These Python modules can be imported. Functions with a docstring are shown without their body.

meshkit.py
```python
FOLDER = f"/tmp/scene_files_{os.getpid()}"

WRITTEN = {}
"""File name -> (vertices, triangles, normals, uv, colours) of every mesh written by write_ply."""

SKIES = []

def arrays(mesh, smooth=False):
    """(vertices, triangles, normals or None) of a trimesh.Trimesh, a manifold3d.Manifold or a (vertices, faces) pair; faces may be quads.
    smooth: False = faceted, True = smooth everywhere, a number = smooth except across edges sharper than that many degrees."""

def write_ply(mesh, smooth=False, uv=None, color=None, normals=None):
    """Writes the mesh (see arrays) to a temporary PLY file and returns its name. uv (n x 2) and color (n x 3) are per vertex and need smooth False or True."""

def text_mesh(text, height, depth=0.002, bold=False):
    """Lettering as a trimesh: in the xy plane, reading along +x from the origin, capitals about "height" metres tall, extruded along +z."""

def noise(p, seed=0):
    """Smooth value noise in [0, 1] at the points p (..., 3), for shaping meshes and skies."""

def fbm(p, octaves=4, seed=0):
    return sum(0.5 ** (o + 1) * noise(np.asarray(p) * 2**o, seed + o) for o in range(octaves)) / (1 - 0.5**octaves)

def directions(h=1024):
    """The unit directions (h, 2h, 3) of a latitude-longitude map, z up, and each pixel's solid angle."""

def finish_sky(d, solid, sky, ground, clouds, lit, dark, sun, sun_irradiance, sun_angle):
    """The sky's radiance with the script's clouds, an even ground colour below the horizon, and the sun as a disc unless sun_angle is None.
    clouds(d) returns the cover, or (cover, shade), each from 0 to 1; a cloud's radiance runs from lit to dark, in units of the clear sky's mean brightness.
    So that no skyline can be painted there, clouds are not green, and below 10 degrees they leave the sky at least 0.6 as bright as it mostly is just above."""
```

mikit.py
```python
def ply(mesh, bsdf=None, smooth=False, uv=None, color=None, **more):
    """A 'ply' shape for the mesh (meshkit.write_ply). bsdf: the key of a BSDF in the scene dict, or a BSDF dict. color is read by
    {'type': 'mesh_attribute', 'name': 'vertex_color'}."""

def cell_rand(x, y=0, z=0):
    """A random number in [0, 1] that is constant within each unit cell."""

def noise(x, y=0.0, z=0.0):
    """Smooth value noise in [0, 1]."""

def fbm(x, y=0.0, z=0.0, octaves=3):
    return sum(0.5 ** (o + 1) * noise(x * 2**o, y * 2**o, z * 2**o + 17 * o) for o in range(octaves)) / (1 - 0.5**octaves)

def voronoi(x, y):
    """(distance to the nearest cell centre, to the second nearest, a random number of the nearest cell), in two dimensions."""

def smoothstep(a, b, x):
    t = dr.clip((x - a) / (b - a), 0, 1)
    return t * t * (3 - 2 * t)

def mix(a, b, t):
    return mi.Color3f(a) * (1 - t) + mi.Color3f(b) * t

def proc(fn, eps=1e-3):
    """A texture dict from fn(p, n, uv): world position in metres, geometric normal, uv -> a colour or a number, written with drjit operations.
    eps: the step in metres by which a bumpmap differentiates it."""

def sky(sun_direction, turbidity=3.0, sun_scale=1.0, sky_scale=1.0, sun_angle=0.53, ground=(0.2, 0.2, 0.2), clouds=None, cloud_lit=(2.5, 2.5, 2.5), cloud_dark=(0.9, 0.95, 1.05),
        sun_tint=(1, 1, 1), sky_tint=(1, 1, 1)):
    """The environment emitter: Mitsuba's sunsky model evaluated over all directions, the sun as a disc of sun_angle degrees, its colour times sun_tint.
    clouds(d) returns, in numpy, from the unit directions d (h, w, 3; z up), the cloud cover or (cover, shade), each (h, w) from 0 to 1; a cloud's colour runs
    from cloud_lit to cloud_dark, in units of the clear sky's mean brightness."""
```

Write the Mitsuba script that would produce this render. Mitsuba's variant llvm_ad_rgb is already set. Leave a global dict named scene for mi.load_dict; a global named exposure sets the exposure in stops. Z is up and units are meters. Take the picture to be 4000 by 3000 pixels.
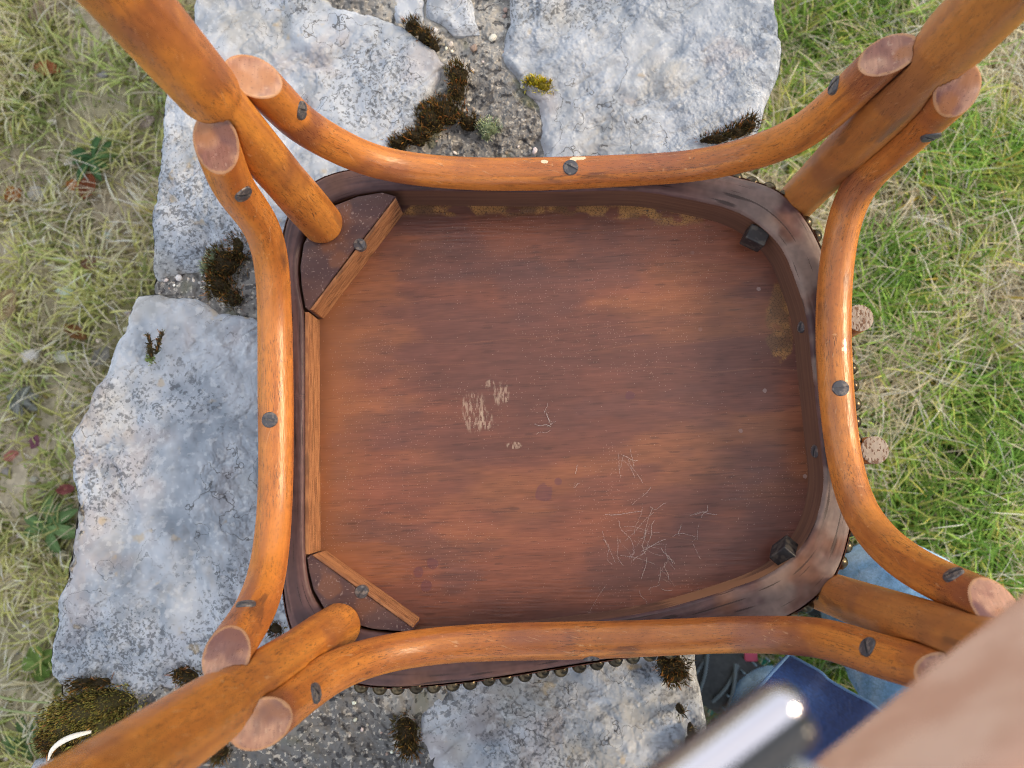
import math, random
import numpy as np, trimesh, mitsuba as mi, drjit as dr, mikit, meshkit
import manifold3d as m3
import shapely
from shapely.geometry import Polygon, Point
from scipy.spatial import Delaunay
from mikit import noise, fbm, voronoi, cell_rand, smoothstep, mix, proc

random.seed(7)
RNG = np.random.default_rng(11)
scene, labels = {}, {}
T = mi.ScalarTransform4f

# ------------------------------------------------------------------ camera, sky, exposure
H_CAM = 1.055
FPX = 3004.0                                    # focal length in pixels of a 4000 px wide picture
CAM = np.array([0.0, 0.0, H_CAM])
_n = np.array([75.0, -400.0, FPX]); _n /= np.linalg.norm(_n)      # straight down, in camera right / up / forward
_r = np.array([math.sqrt(1 - _n[0] ** 2), 0.0, -_n[0]])
_uz = -_n[1]
_ux = _n[0] * _uz / _r[0]
_u = np.array([_ux, math.sqrt(1 - _ux ** 2 - _uz ** 2), _uz])
_f = -np.cross(_r, _u)
scene['camera'] = {'type': 'thinlens', 'fov': 2 * math.degrees(math.atan(2000 / FPX)), 'fov_axis': 'x',
                   'to_world': T().look_at(origin=CAM.tolist(), target=(CAM + _f).tolist(), up=_u.tolist()),
                   'aperture_radius': 0.0018, 'focus_distance': 0.56, 'near_clip': 0.01, 'far_clip': 500.0}
scene['sky'] = mikit.sky((1.0, 0.15, 0.66), turbidity=4, sun_scale=0.30, sky_scale=1.0, sun_angle=15,
                         clouds=lambda d: (np.clip(0.80 + 1.5 * (meshkit.fbm(d * [2.6, 2.6, 4.0] + 5, 4, 8) - 0.5), 0.25, 1), np.clip(0.35 + 2.0 * (meshkit.fbm(d * 4.0 + 2, 4, 3) - 0.5), 0, 1)), cloud_lit=(2.1, 2.12, 2.16), cloud_dark=(1.3, 1.32, 1.38), sun_tint=(1, 0.97, 0.92))
exposure = 2.95


def ray(px, py):
    return (px - 2000) / FPX * _r - (py - 1500) / FPX * _u + _f


def pt(px, py, z):
    d = ray(px, py)
    return CAM + d * ((z - H_CAM) / d[2])


def pts(l, z):
    return np.array([pt(a, b, z) for a, b in l])


# ------------------------------------------------------------------ entries and labels
def key_of(name, parent=None):
    base = (parent + '__' if parent else '') + name
    k, i = base, 0
    while k in scene or k in labels or k in THINGS:
        i += 1
        k = '%s_%03d' % (base, i)
    return k


THINGS = set()


def thing(name, label, cat, group=None):
    k = key_of(name); THINGS.add(k)
    labels[k] = {'label': label, 'category': cat}
    if group: labels[k]['group'] = group
    return k


def obj(name, mesh, mat, parent=None, smooth=False, uv=None, color=None, label=None, kind=None, cat=None, group=None):
    k = key_of(name, parent)
    scene[k] = mikit.ply(mesh, mat, smooth=smooth, uv=uv, color=color)
    lab = {}
    if label: lab['label'] = label
    if cat: lab['category'] = cat
    if group: lab['group'] = group
    if kind: lab['kind'] = kind
    if lab: labels[k] = lab
    return k


# ------------------------------------------------------------------ materials
def pr(color, rough=0.5, **k):
    return {'type': 'principled', 'base_color': {'type': 'rgb', 'value': list(color)} if not isinstance(color, dict) else color, 'roughness': rough, **k}


def mat(name, b, two=True, bump=None, scale=0.001, eps=5e-4):
    if bump is not None:
        b = {'type': 'bumpmap', 'arbitrary': proc(bump, eps), 'scale': scale, 'bsdf': b}
    if two: b = {'type': 'twosided', 'bsdf': b}
    scene[name] = b


def grain(u, v, p, base, dark, red):
    st = fbm(u * 8, v * 190, 3.0, 3)
    big = fbm(p.x * 14, p.y * 14, p.z * 14 + 2, 4)
    c = mix(base, dark, smoothstep(0.32, 0.70, st * 0.6 + big * 0.4))
    c = mix(c, red, smoothstep(0.50, 0.72, fbm(p.x * 19 + 4, p.y * 19, p.z * 19, 4)) * 0.75)
    fl = noise(u * 420 + 30 * noise(v * 500), v * 2600)
    c = mix(c, (0.10, 0.034, 0.014), smoothstep(0.66, 0.86, fl) * (0.35 + 0.5 * smoothstep(0.4, 0.6, fbm(p.x * 30, p.y * 30, p.z * 30 + 8, 2))))
    c = c * (0.86 + 0.28 * fbm(p.x * 150, p.y * 150, p.z * 150, 3))
    smut = fbm(u * 26 + 9, v * 130, 4.0, 4)
    c = mix(c, (0.085, 0.034, 0.020), smoothstep(0.62, 0.74, smut) * smoothstep(0.45, 0.65, big) * 0.65)
    sc = noise(u * 70 + v * 130, v * 1500 - u * 500)
    c = mix(c, (0.60, 0.36, 0.18), smoothstep(0.88, 0.97, sc) * 0.35)
    wr = noise(p.x * 420, p.y * 420 + 3, p.z * 420)
    return mix(c, (0.58, 0.32, 0.14), smoothstep(0.82, 0.95, wr) * smoothstep(0.5, 0.7, fbm(p.x * 28, p.y * 28, p.z * 28 + 7, 2)) * 0.55)


CHIPS = [(2128, 640, .0028, .0019), (2262, 622, .0068, .0022), (2236, 632, .003, .002), (3290, 1345, .0017, .0030), (3287, 1368, .0022, .0018)]


def wood_color(p, n, uv):
    c = grain(uv.x, uv.y, p, (0.53, 0.188, 0.034), (0.35, 0.104, 0.020), (0.215, 0.068, 0.034))
    for (a, b, w, h) in CHP:
        d = dr.sqrt(dr.square((p.x - a) / w) + dr.square((p.y - b) / h)) + 0.5 * (noise(p.x * 700, p.y * 700, a * 100) - 0.5)
        c = mix(c, (0.70, 0.56, 0.36), smoothstep(1.0, 0.85, d) * smoothstep(ZS + 0.004, ZS + 0.008, p.z) * smoothstep(ZS + 0.05, ZS + 0.04, p.z))
    return c


def wood_rough(p, n, uv):
    return 0.24 + 0.26 * fbm(p.x * 40, p.y * 40, p.z * 40, 3)


def wood_bump(p, n, uv):
    return noise(uv.x * 200, uv.y * 1200) * 0.4 + fbm(p.x * 60, p.y * 60, p.z * 60, 2)


mat('m_wood', pr(proc(wood_color), proc(wood_rough), clearcoat=0.30, clearcoat_gloss=0.7, specular=0.5), bump=wood_bump, scale=0.0004)


def leg_color(p, n, uv):
    c = grain(uv.x, uv.y, p, (0.56, 0.212, 0.036), (0.39, 0.126, 0.022), (0.23, 0.078, 0.032))
    worn = smoothstep(0.05, 0.12, p.x) * 0.6                      # the rear legs are browner and duller
    c = mix(c, mix((0.34, 0.150, 0.055), (0.20, 0.085, 0.034), fbm(p.x * 40, p.y * 40, p.z * 12, 3)), worn * 0.75)
    # scorched streaks along the near front leg
    sk = smoothstep(0.60, 0.72, fbm(uv.x * 34, uv.y * 95, 2.0, 3)) * smoothstep(-0.12, -0.16, p.y) * smoothstep(ZS + .13, ZS + .20, p.z)
    return mix(c, (0.035, 0.020, 0.014), sk * 0.8)


mat('m_leg', pr(proc(leg_color), proc(wood_rough), clearcoat=0.25, clearcoat_gloss=0.7), bump=wood_bump, scale=0.0004)


def cut_color(p, n, uv):
    s = fbm(p.x * 80, p.y * 80, p.z * 80, 3)
    f = noise(p.x * 700, p.y * 700, p.z * 200)
    c = mix((0.46, 0.25, 0.165), (0.25, 0.105, 0.075), smoothstep(0.34, 0.70, s))
    c = c * (0.8 + 0.4 * noise(p.x * 1500, p.y * 250, p.z * 250))
    c = mix(c, (0.50, 0.32, 0.24), smoothstep(0.75, 0.9, f) * 0.5)
    c = mix(c, (0.34, 0.125, 0.035), smoothstep(0.46, 0.62, fbm(p.x * 52 + 8, p.y * 52, p.z * 52, 3)) * 0.75)
    return mix(c, (0.12, 0.05, 0.055), smoothstep(0.54, 0.68, fbm(p.x * 48 + 3, p.y * 48, p.z * 48, 3)) * 0.7)


_cut = cut_color


def cut_rim(p, n, uv):
    c = _cut(p, n, uv)
    e = uv.x + 0.10 * (noise(p.x * 350, p.y * 350, p.z * 350) - 0.5)
    c = mix(c, (0.52, 0.27, 0.12), smoothstep(0.86, 0.93, e) * 0.6)
    pores = noise(p.x * 1600, p.y * 1600, p.z * 600)
    return mix(c, (0.09, 0.035, 0.025), smoothstep(0.78, 0.9, pores) * 0.5)


mat('m_cut', pr(proc(cut_rim), 0.42), bump=lambda p, n, uv: noise(p.x * 500, p.y * 500, p.z * 200), scale=0.0001)

COS_G, SIN_G = math.cos(0.05), math.sin(0.05)


def frame_color(p, n, uv):
    u, v = uv.x, uv.y
    st = fbm(u * 14, v * 260, 1.0, 3)
    big = fbm(p.x * 18, p.y * 18, p.z * 18 + 9, 3)
    c = mix((0.112, 0.058, 0.055), (0.066, 0.037, 0.040), smoothstep(0.3, 0.7, st))
    c = mix(c, (0.17, 0.075, 0.040), smoothstep(0.52, 0.70, big) * 0.75)
    dust = smoothstep(0.10, 0.215, p.x) * smoothstep(0.30, 0.62, fbm(p.x * 45, p.y * 45, 4.0, 3))
    c = mix(c, (0.23, 0.175, 0.15), dust * 0.75)
    cr = noise(u * 40, v * 700)
    c = c * (0.75 + 0.5 * fbm(p.x * 220, p.y * 220, 1.0, 3))
    return mix(c, (0.02, 0.012, 0.01), smoothstep(0.78, 0.9, cr) * 0.7)


mat('m_frame', pr(proc(frame_color), 0.52, specular=0.35), bump=lambda p, n, uv: fbm(uv.x * 60, uv.y * 700, 2.0, 2) + 0.5 * noise(p.x * 300, p.y * 300), scale=0.00035)


def inner_color(p, n, uv):
    st = fbm(uv.x * 20, p.z * 500, 1.0, 3)
    c = mix((0.150, 0.072, 0.044), (0.075, 0.036, 0.026), st)
    lite = smoothstep(0.05, 0.02, dr.abs(p.y + 0.085)) * smoothstep(0.06, 0.09, p.x) * smoothstep(0.24, 0.2, p.x)
    c = mix(c, (0.27, 0.13, 0.065), lite * smoothstep(0.25, 0.6, fbm(uv.x * 30, p.z * 120, 5.0, 2)))
    return c


mat('m_inner', pr(proc(inner_color), 0.6), bump=lambda p, n, uv: fbm(p.x * 200, p.y * 200, p.z * 600, 2), scale=0.0006)


def raw_color(p, n, uv):
    a = p.x * 0.7 - p.y * 0.7
    st = fbm(a * 60, (p.x + p.y) * 90, p.z * 500, 3)
    c = mix((0.36, 0.165, 0.07), (0.21, 0.085, 0.036), smoothstep(0.3, 0.7, st))
    return mix(c, (0.10, 0.045, 0.022), smoothstep(0.62, 0.78, noise(p.x * 160, p.y * 60, p.z * 300)) * 0.6)


mat('m_raw', pr(proc(raw_color), 0.6), bump=lambda p, n, uv: fbm(p.x * 150, p.y * 150, p.z * 800, 2), scale=0.0004)


def block_color(p, n, uv):
    c = mix((0.060, 0.030, 0.032), (0.090, 0.045, 0.040), smoothstep(0.3, 0.7, fbm(p.x * 25, p.y * 120, 0.0, 3)))
    c = mix(c, (0.16, 0.065, 0.035), smoothstep(0.56, 0.7, fbm(p.x * 40, p.y * 40, 2.0, 3)) * 0.7)
    return mix(c, (0.28, 0.2, 0.18), smoothstep(0.80, 0.92, noise(p.x * 900, p.y * 900)) * 0.6)


mat('m_block', pr(proc(block_color), 0.42), bump=lambda p, n, uv: fbm(p.x * 120, p.y * 500, 0.0, 2), scale=0.0003)

CHP = []
ZS = 0.475                                      # underside of the chair's seat frame, which faces up
ZP = ZS - 0.034                                 # the seat panel inside the frame
scuffs = [(1850, 1610, .010, .018), (1960, 1535, .0065, .010), (1895, 1640, .006, .008), (2010, 1740, .006, .003), (1915, 1505, .004, .005)]
inks = [(2125, 1925, .0075), (1690, 2200, .0046), (1635, 2235, .0042), (1665, 2288, .0048), (2180, 1880, .003), (2460, 1545, .004)]


def panel_color(p, n, uv):
    x, y = p.x * COS_G + p.y * SIN_G, p.y * COS_G - p.x * SIN_G
    big = fbm(x * 8, y * 17, 0.0, 4)
    st = fbm(x * 14, y * 210, 5.0, 3)
    fine = noise(x * 90, y * 1700)
    warp = fbm(x * 5, y * 9, 3.0, 3)
    ring = dr.abs(dr.sin(y * 170 + warp * 9 + x * 6 + 14 * x * x))
    c = mix((0.185, 0.060, 0.033), (0.112, 0.040, 0.029), smoothstep(0.36, 0.66, big))
    c = mix(c, (0.25, 0.090, 0.035), smoothstep(0.54, 0.74, fbm(x * 8 + 4, y * 24, 8.0, 4)) * 0.55)
    c = mix(c, (0.092, 0.038, 0.034), smoothstep(0.52, 0.70, fbm(x * 16 + 9, y * 34 + 2, 4.0, 4)) * 0.5)
    c = c * (0.82 + 0.36 * st) * (0.86 + 0.28 * fine) * (0.88 + 0.24 * fbm(x * 120, y * 400, 1.0, 2))
    c = mix(c, (0.30, 0.12, 0.055), smoothstep(0.07, 0.0, ring) * smoothstep(0.45, 0.65, fbm(x * 10, y * 25 + 5, 1.0, 2)) * 0.25)
    c = mix(c, (0.030, 0.013, 0.010), smoothstep(0.80, 0.92, noise(x * 70, y * 1100 + 7)) * 0.4)
    # warm, thin stain by the front rail
    c = mix(c, (0.27, 0.098, 0.028), smoothstep(-0.105, -0.165, p.x + 0.02 * fbm(p.x * 30, p.y * 30, 1.0, 3)) * 0.6)
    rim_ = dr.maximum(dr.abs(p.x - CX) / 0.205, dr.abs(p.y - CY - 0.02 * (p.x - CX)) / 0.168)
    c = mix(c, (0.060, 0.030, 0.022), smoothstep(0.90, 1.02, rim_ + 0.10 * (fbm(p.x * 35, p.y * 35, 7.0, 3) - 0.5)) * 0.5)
    # crackled old glue along the rear and the far side
    yt = dr.maximum(p.x - 0.02, 0.0)
    band = smoothstep(0.015, 0.009, (GT - p.y) - yt * 0.10 + 0.008 * fbm(p.x * 60, p.y * 60, 2.0, 3)) * smoothstep(0.16, 0.12, p.x)
    gx, gy = p.x - GR[0], (p.y - GR[1]) * 0.36
    blob = smoothstep(0.012, 0.009, dr.sqrt(gx * gx + gy * gy) + 0.006 * (fbm(p.x * 120, p.y * 120, 6.0, 2) - 0.5))
    ex, ey = p.x - GB[0], p.y - GB[1]
    eb = ex * 0.30 - ey * 0.95
    low = smoothstep(0.004, 0.009, eb + 0.012 * (fbm(p.x * 70, p.y * 70, 9.0, 3) - 0.5)) * smoothstep(-0.065, -0.045, ex)
    glue = dr.maximum(band, dr.maximum(blob, low))
    v1, v2, rr = voronoi(p.x * 380 + 2 * noise(p.y * 200), p.y * 380)
    gcol = mix((0.36, 0.18, 0.055), (0.14, 0.068, 0.030), smoothstep(0.3, 0.7, fbm(p.x * 70, p.y * 70, 3.0, 3)))
    gcol = mix((0.045, 0.026, 0.016), gcol, smoothstep(0.02, 0.16, v2 - v1))
    c = mix(c, gcol, glue * smoothstep(0.30, 0.50, fbm(p.x * 75 + 3, p.y * 110, 2.0, 3)) * 0.9)
    # dust specks
    d1, d2, r1 = voronoi(p.x * 420, p.y * 420)
    keep = smoothstep(0.45, 0.65, fbm(p.x * 16, p.y * 16, 12.0, 2)) * 0.30 + 0.03
    c = mix(c, (0.55, 0.42, 0.34), dr.select((r1 < keep) & (d1 < 0.11), 0.38, 0.0))
    d3, d4, r2 = voronoi(p.x * 60, p.y * 60)
    c = mix(c, (0.36, 0.29, 0.28), dr.select((r2 < 0.10) & (d3 < 0.10), 0.45, 0.0) * smoothstep(0.1, 0.2, p.x))
    # scuffs of plaster and ink spots
    for (a, b, w, h) in SCF:
        m = smoothstep(1.1, 0.75, dr.sqrt(dr.square((p.x - a) / w) + dr.square((p.y - b) / h)) + 0.5 * (fbm(p.x * 260, p.y * 60, a * 50, 2) - 0.5))
        c = mix(c, (0.43, 0.33, 0.25), m * smoothstep(0.42, 0.66, fbm(p.x * 900, p.y * 260, b * 90, 3)) * 0.5)
    for (a, b, r) in INK:
        m = smoothstep(1.0, 0.85, dr.sqrt(dr.square(p.x - a) + dr.square(p.y - b)) / r + 0.3 * (noise(p.x * 300, p.y * 300) - 0.5))
        c = mix(c, (0.075, 0.022, 0.045), m * 0.42)
    return c


CHP += [(*map(float, pt(a, b, ZS + .02)[:2]), w, h) for a, b, w, h in CHIPS]
SCF = [(*map(float, pt(a, b, ZP)[:2]), w, h) for a, b, w, h in scuffs]
INK = [(*map(float, pt(a, b, ZP)[:2]), r) for a, b, r in inks]
CX, CY = map(float, pt(2200, 1600, ZP)[:2]); GT = float(pt(1900, 800, ZP)[1]); GR = pt(3040, 1270, ZP).tolist(); GB = pt(2800, 2290, ZP).tolist()
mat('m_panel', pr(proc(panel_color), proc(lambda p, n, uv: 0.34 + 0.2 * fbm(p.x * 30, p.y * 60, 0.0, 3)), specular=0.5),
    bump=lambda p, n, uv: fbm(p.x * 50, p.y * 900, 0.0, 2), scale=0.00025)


def stone_color(p, n, uv):
    b1 = fbm(p.x * 8, p.y * 8, p.z * 8, 3)
    b2 = fbm(p.x * 60, p.y * 60, p.z * 60 + 4, 4)
    c = mix((0.21, 0.245, 0.295), (0.425, 0.46, 0.515), smoothstep(0.30, 0.68, b1 * 0.45 + b2 * 0.55))
    warm = fbm(p.x * 17 + 7, p.y * 17, p.z * 17, 4)
    c = mix(c, (0.36, 0.33, 0.27), smoothstep(0.58, 0.76, warm) * 0.45)
    c = mix(c, (0.33, 0.265, 0.25), smoothstep(0.60, 0.78, fbm(p.x * 24 + 2, p.y * 24 + 5, p.z * 24, 4)) * 0.35)
    msk = smoothstep(0.36, 0.66, fbm(p.x * 14 + 1, p.y * 14 + 8, p.z * 14, 5))
    wx = p.x + 0.0022 * noise(p.x * 300, p.y * 300, p.z * 300)
    spk = fbm(wx * 620, p.y * 620, p.z * 620, 3)
    mid = fbm(p.x * 240, p.y * 240 + 3, p.z * 240, 3)
    c = mix(c, (0.055, 0.06, 0.07), smoothstep(0.56, 0.68, spk * 0.62 + mid * 0.38 + 0.16 * msk - 0.075) * (0.28 + 0.38 * msk))
    c = mix(c, (0.58, 0.60, 0.625), smoothstep(0.55, 0.70, fbm(p.x * 260 + 3, p.y * 260, p.z * 260 + 5, 3)) * 0.35)
    crk = dr.abs(fbm(p.x * 30 + 5, p.y * 30, p.z * 30, 5) - 0.5)
    c = mix(c, (0.05, 0.05, 0.055), smoothstep(0.006, 0.0015, crk) * smoothstep(0.42, 0.60, fbm(p.x * 12, p.y * 12 + 5, p.z * 12, 2)) * 0.75)
    return mix(c, (0.46, 0.33, 0.14), smoothstep(0.70, 0.82, fbm(p.x * 70, p.y * 70 + 9, p.z * 70, 4)) * 0.45)


def stone_bump(p, n, uv):
    q = p.x * 0.8 + p.y * 0.6
    r = dr.abs(fbm(q * 16, p.y * 42 - p.x * 30, p.z * 24 + 2, 5) - 0.5)
    k = smoothstep(0.35, 0.65, fbm(p.x * 13 + 4, p.y * 13, p.z * 13, 2))
    return fbm(p.x * 44, p.y * 44, p.z * 44, 6) * (0.6 + 0.7 * k) + 1.6 * dr.minimum(r, 0.07) + (0.10 + 0.16 * k) * fbm(p.x * 330, p.y * 330, p.z * 330, 3)


mat('m_stone', pr(proc(stone_color), 0.85, specular=0.25), bump=stone_bump, scale=0.012, eps=4e-4)


def mortar_color(p, n, uv):
    b = fbm(p.x * 24, p.y * 24, p.z * 24, 3)
    c = mix((0.34, 0.33, 0.31), (0.19, 0.185, 0.18), smoothstep(0.35, 0.65, b))
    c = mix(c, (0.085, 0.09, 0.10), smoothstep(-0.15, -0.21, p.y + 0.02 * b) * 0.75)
    g1 = fbm(p.x * 420, p.y * 420, p.z * 420, 3)
    c = mix(c, (0.50, 0.47, 0.42), smoothstep(0.57, 0.70, g1) * 0.8)
    c = mix(c, (0.045, 0.045, 0.05), smoothstep(0.44, 0.33, fbm(p.x * 260 + 9, p.y * 260, p.z * 260, 4)) * 0.8)
    return mix(c, (0.12, 0.13, 0.07), smoothstep(0.60, 0.72, fbm(p.x * 35, p.y * 35 + 4, p.z * 35, 3)) * 0.6)


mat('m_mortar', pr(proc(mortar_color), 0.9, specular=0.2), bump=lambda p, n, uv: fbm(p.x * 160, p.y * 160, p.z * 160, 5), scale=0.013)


def soil_color(p, n, uv):
    b = fbm(p.x * 7, p.y * 7, 0.0, 4)
    c = mix((0.48, 0.42, 0.32), (0.31, 0.26, 0.19), smoothstep(0.35, 0.65, b))
    c = mix(c, (0.16, 0.16, 0.06), smoothstep(0.35, 0.75, fbm(p.x * 9 + 5, p.y * 9, 2.0, 5)) * 0.7)
    far = smoothstep(2.0, 5.0, dr.sqrt(p.x * p.x + p.y * p.y))
    c = mix(c, (0.095, 0.115, 0.035), far * 0.8)
    d1, d2, r = voronoi(p.x * 120, p.y * 120)
    c = mix(c, (0.30, 0.26, 0.2), dr.select((r < 0.2) & (d1 < 0.3), 0.7, 0.0))
    return c * (0.65 + 0.7 * fbm(p.x * 120, p.y * 120, 0.0, 3))


mat('m_soil', pr(proc(soil_color), 0.95, specular=0.1), bump=lambda p, n, uv: fbm(p.x * 60, p.y * 60, 0.0, 4), scale=0.012)

VC = {'type': 'mesh_attribute', 'name': 'vertex_color'}
scene['m_grass'] = {'type': 'principledthin', 'base_color': VC, 'roughness': 0.5, 'diff_trans': 0.9, 'spec_trans': 0.0, 'eta': 1.3}
mat('m_vcol', pr(VC, 0.75, specular=0.2))
mat('m_iron', pr(proc(lambda p, n, uv: mix((0.075, 0.075, 0.085), (0.19, 0.165, 0.15), smoothstep(0.45, 0.7, fbm(p.x * 400, p.y * 400, p.z * 400, 3)))), 0.45, metallic=0.3),
    bump=lambda p, n, uv: fbm(p.x * 500, p.y * 500, p.z * 500, 2), scale=0.0003)
mat('m_bolt', pr(proc(lambda p, n, uv: mix((0.022, 0.022, 0.025), (0.06, 0.055, 0.05), smoothstep(0.45, 0.7, fbm(p.x * 250, p.y * 250, p.z * 250, 3)))), 0.4, metallic=0.2))
mat('m_brass', pr(proc(lambda p, n, uv: mix((0.13, 0.10, 0.06), (0.05, 0.04, 0.028), smoothstep(0.35, 0.65, fbm(p.x * 300, p.y * 300, p.z * 300, 2)))), 0.28, metallic=0.9))
mat('m_leather', pr(proc(lambda p, n, uv: mix((0.13, 0.035, 0.02), (0.07, 0.025, 0.016), fbm(p.x * 90, p.y * 90, p.z * 90, 3))), 0.5))


def cork_color(p, n, uv):
    c = mix((0.42, 0.36, 0.29), (0.30, 0.24, 0.19), fbm(p.x * 200, p.y * 200, 0.0, 3))
    return mix(c, (0.13, 0.06, 0.03), smoothstep(0.54, 0.62, fbm(p.x * 900, p.y * 450, 3.0, 3)) * 0.85)


mat('m_cork', pr(proc(cork_color), 0.85), bump=lambda p, n, uv: fbm(p.x * 700, p.y * 500, 0.0, 2), scale=0.0006)
mat('m_skin', {'type': 'principled', 'base_color': proc(lambda p, n, uv: mix((0.72, 0.49, 0.39), (0.58, 0.34, 0.25), smoothstep(0.3, 0.7, fbm(p.x * 60, p.y * 60, p.z * 60, 4)))), 'roughness': 0.55, 'specular': 0.3})


def denim(lo, hi, s):
    def f(p, n, uv):
        tw = noise((p.x + p.y) * 900, (p.x - p.y) * 300 + p.z * 500)
        b = fbm(p.x * s, p.y * s, p.z * s, 3)
        return mix(lo, hi, smoothstep(0.3, 0.75, b)) * (0.75 + 0.5 * tw)
    return f


mat('m_jeans', pr(proc(denim((0.15, 0.32, 0.55), (0.34, 0.51, 0.70), 26)), 0.85, sheen=0.3), bump=lambda p, n, uv: fbm(p.x * 90, p.y * 90, p.z * 90, 3), scale=0.004)
mat('m_navy', pr(proc(denim((0.005, 0.020, 0.090), (0.012, 0.042, 0.155), 24)), 0.8, sheen=0.4), bump=lambda p, n, uv: noise((p.x + p.y) * 1200, (p.x - p.y) * 500, p.z * 600) * 0.3 + fbm(p.x * 40, p.y * 40, p.z * 40, 3), scale=0.0016)
mat('m_seam', pr((0.07, 0.15, 0.30), 0.85))
mat('m_thread', pr((0.22, 0.33, 0.42), 0.8))
mat('m_shoe', pr(proc(lambda p, n, uv: mix((0.035, 0.042, 0.05), (0.07, 0.08, 0.09), fbm(p.x * 300, p.y * 300, p.z * 300, 2))), 0.8), bump=lambda p, n, uv: noise(p.x * 700, p.y * 700, p.z * 700), scale=0.0006)
mat('m_lace', pr((0.13, 0.17, 0.20), 0.85))
mat('m_mint', pr((0.07, 0.48, 0.42), 0.5))
mat('m_pink', pr((0.62, 0.10, 0.18), 0.6))
mat('m_chrome', {'type': 'roughconductor', 'material': 'Cr', 'alpha': 0.04})
mat('m_white', pr((0.80, 0.82, 0.84), 0.45))
mat('m_glass', pr((0.012, 0.012, 0.014), 0.08, clearcoat=1.0))
mat('m_shell', pr((0.78, 0.76, 0.70), 0.5))
mat('m_hair', pr((0.05, 0.03, 0.02), 0.6))
mat('m_pebble', pr(VC, 0.8))


# ------------------------------------------------------------------ geometry helpers
def unit(a):
    a = np.asarray(a, float)
    return a / np.linalg.norm(a)


def cr(points, n):
    """Catmull-Rom (centripetal) through points (k, d), n samples evenly along the length."""
    P = np.asarray(points, float)
    L = np.concatenate([[0], np.cumsum(np.linalg.norm(np.diff(P[:, :3], axis=0), axis=1))])
    from scipy.interpolate import PchipInterpolator, CubicSpline
    s = np.linspace(0, L[-1], n)
    return CubicSpline(L, P, bc_type='natural')(s)


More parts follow.
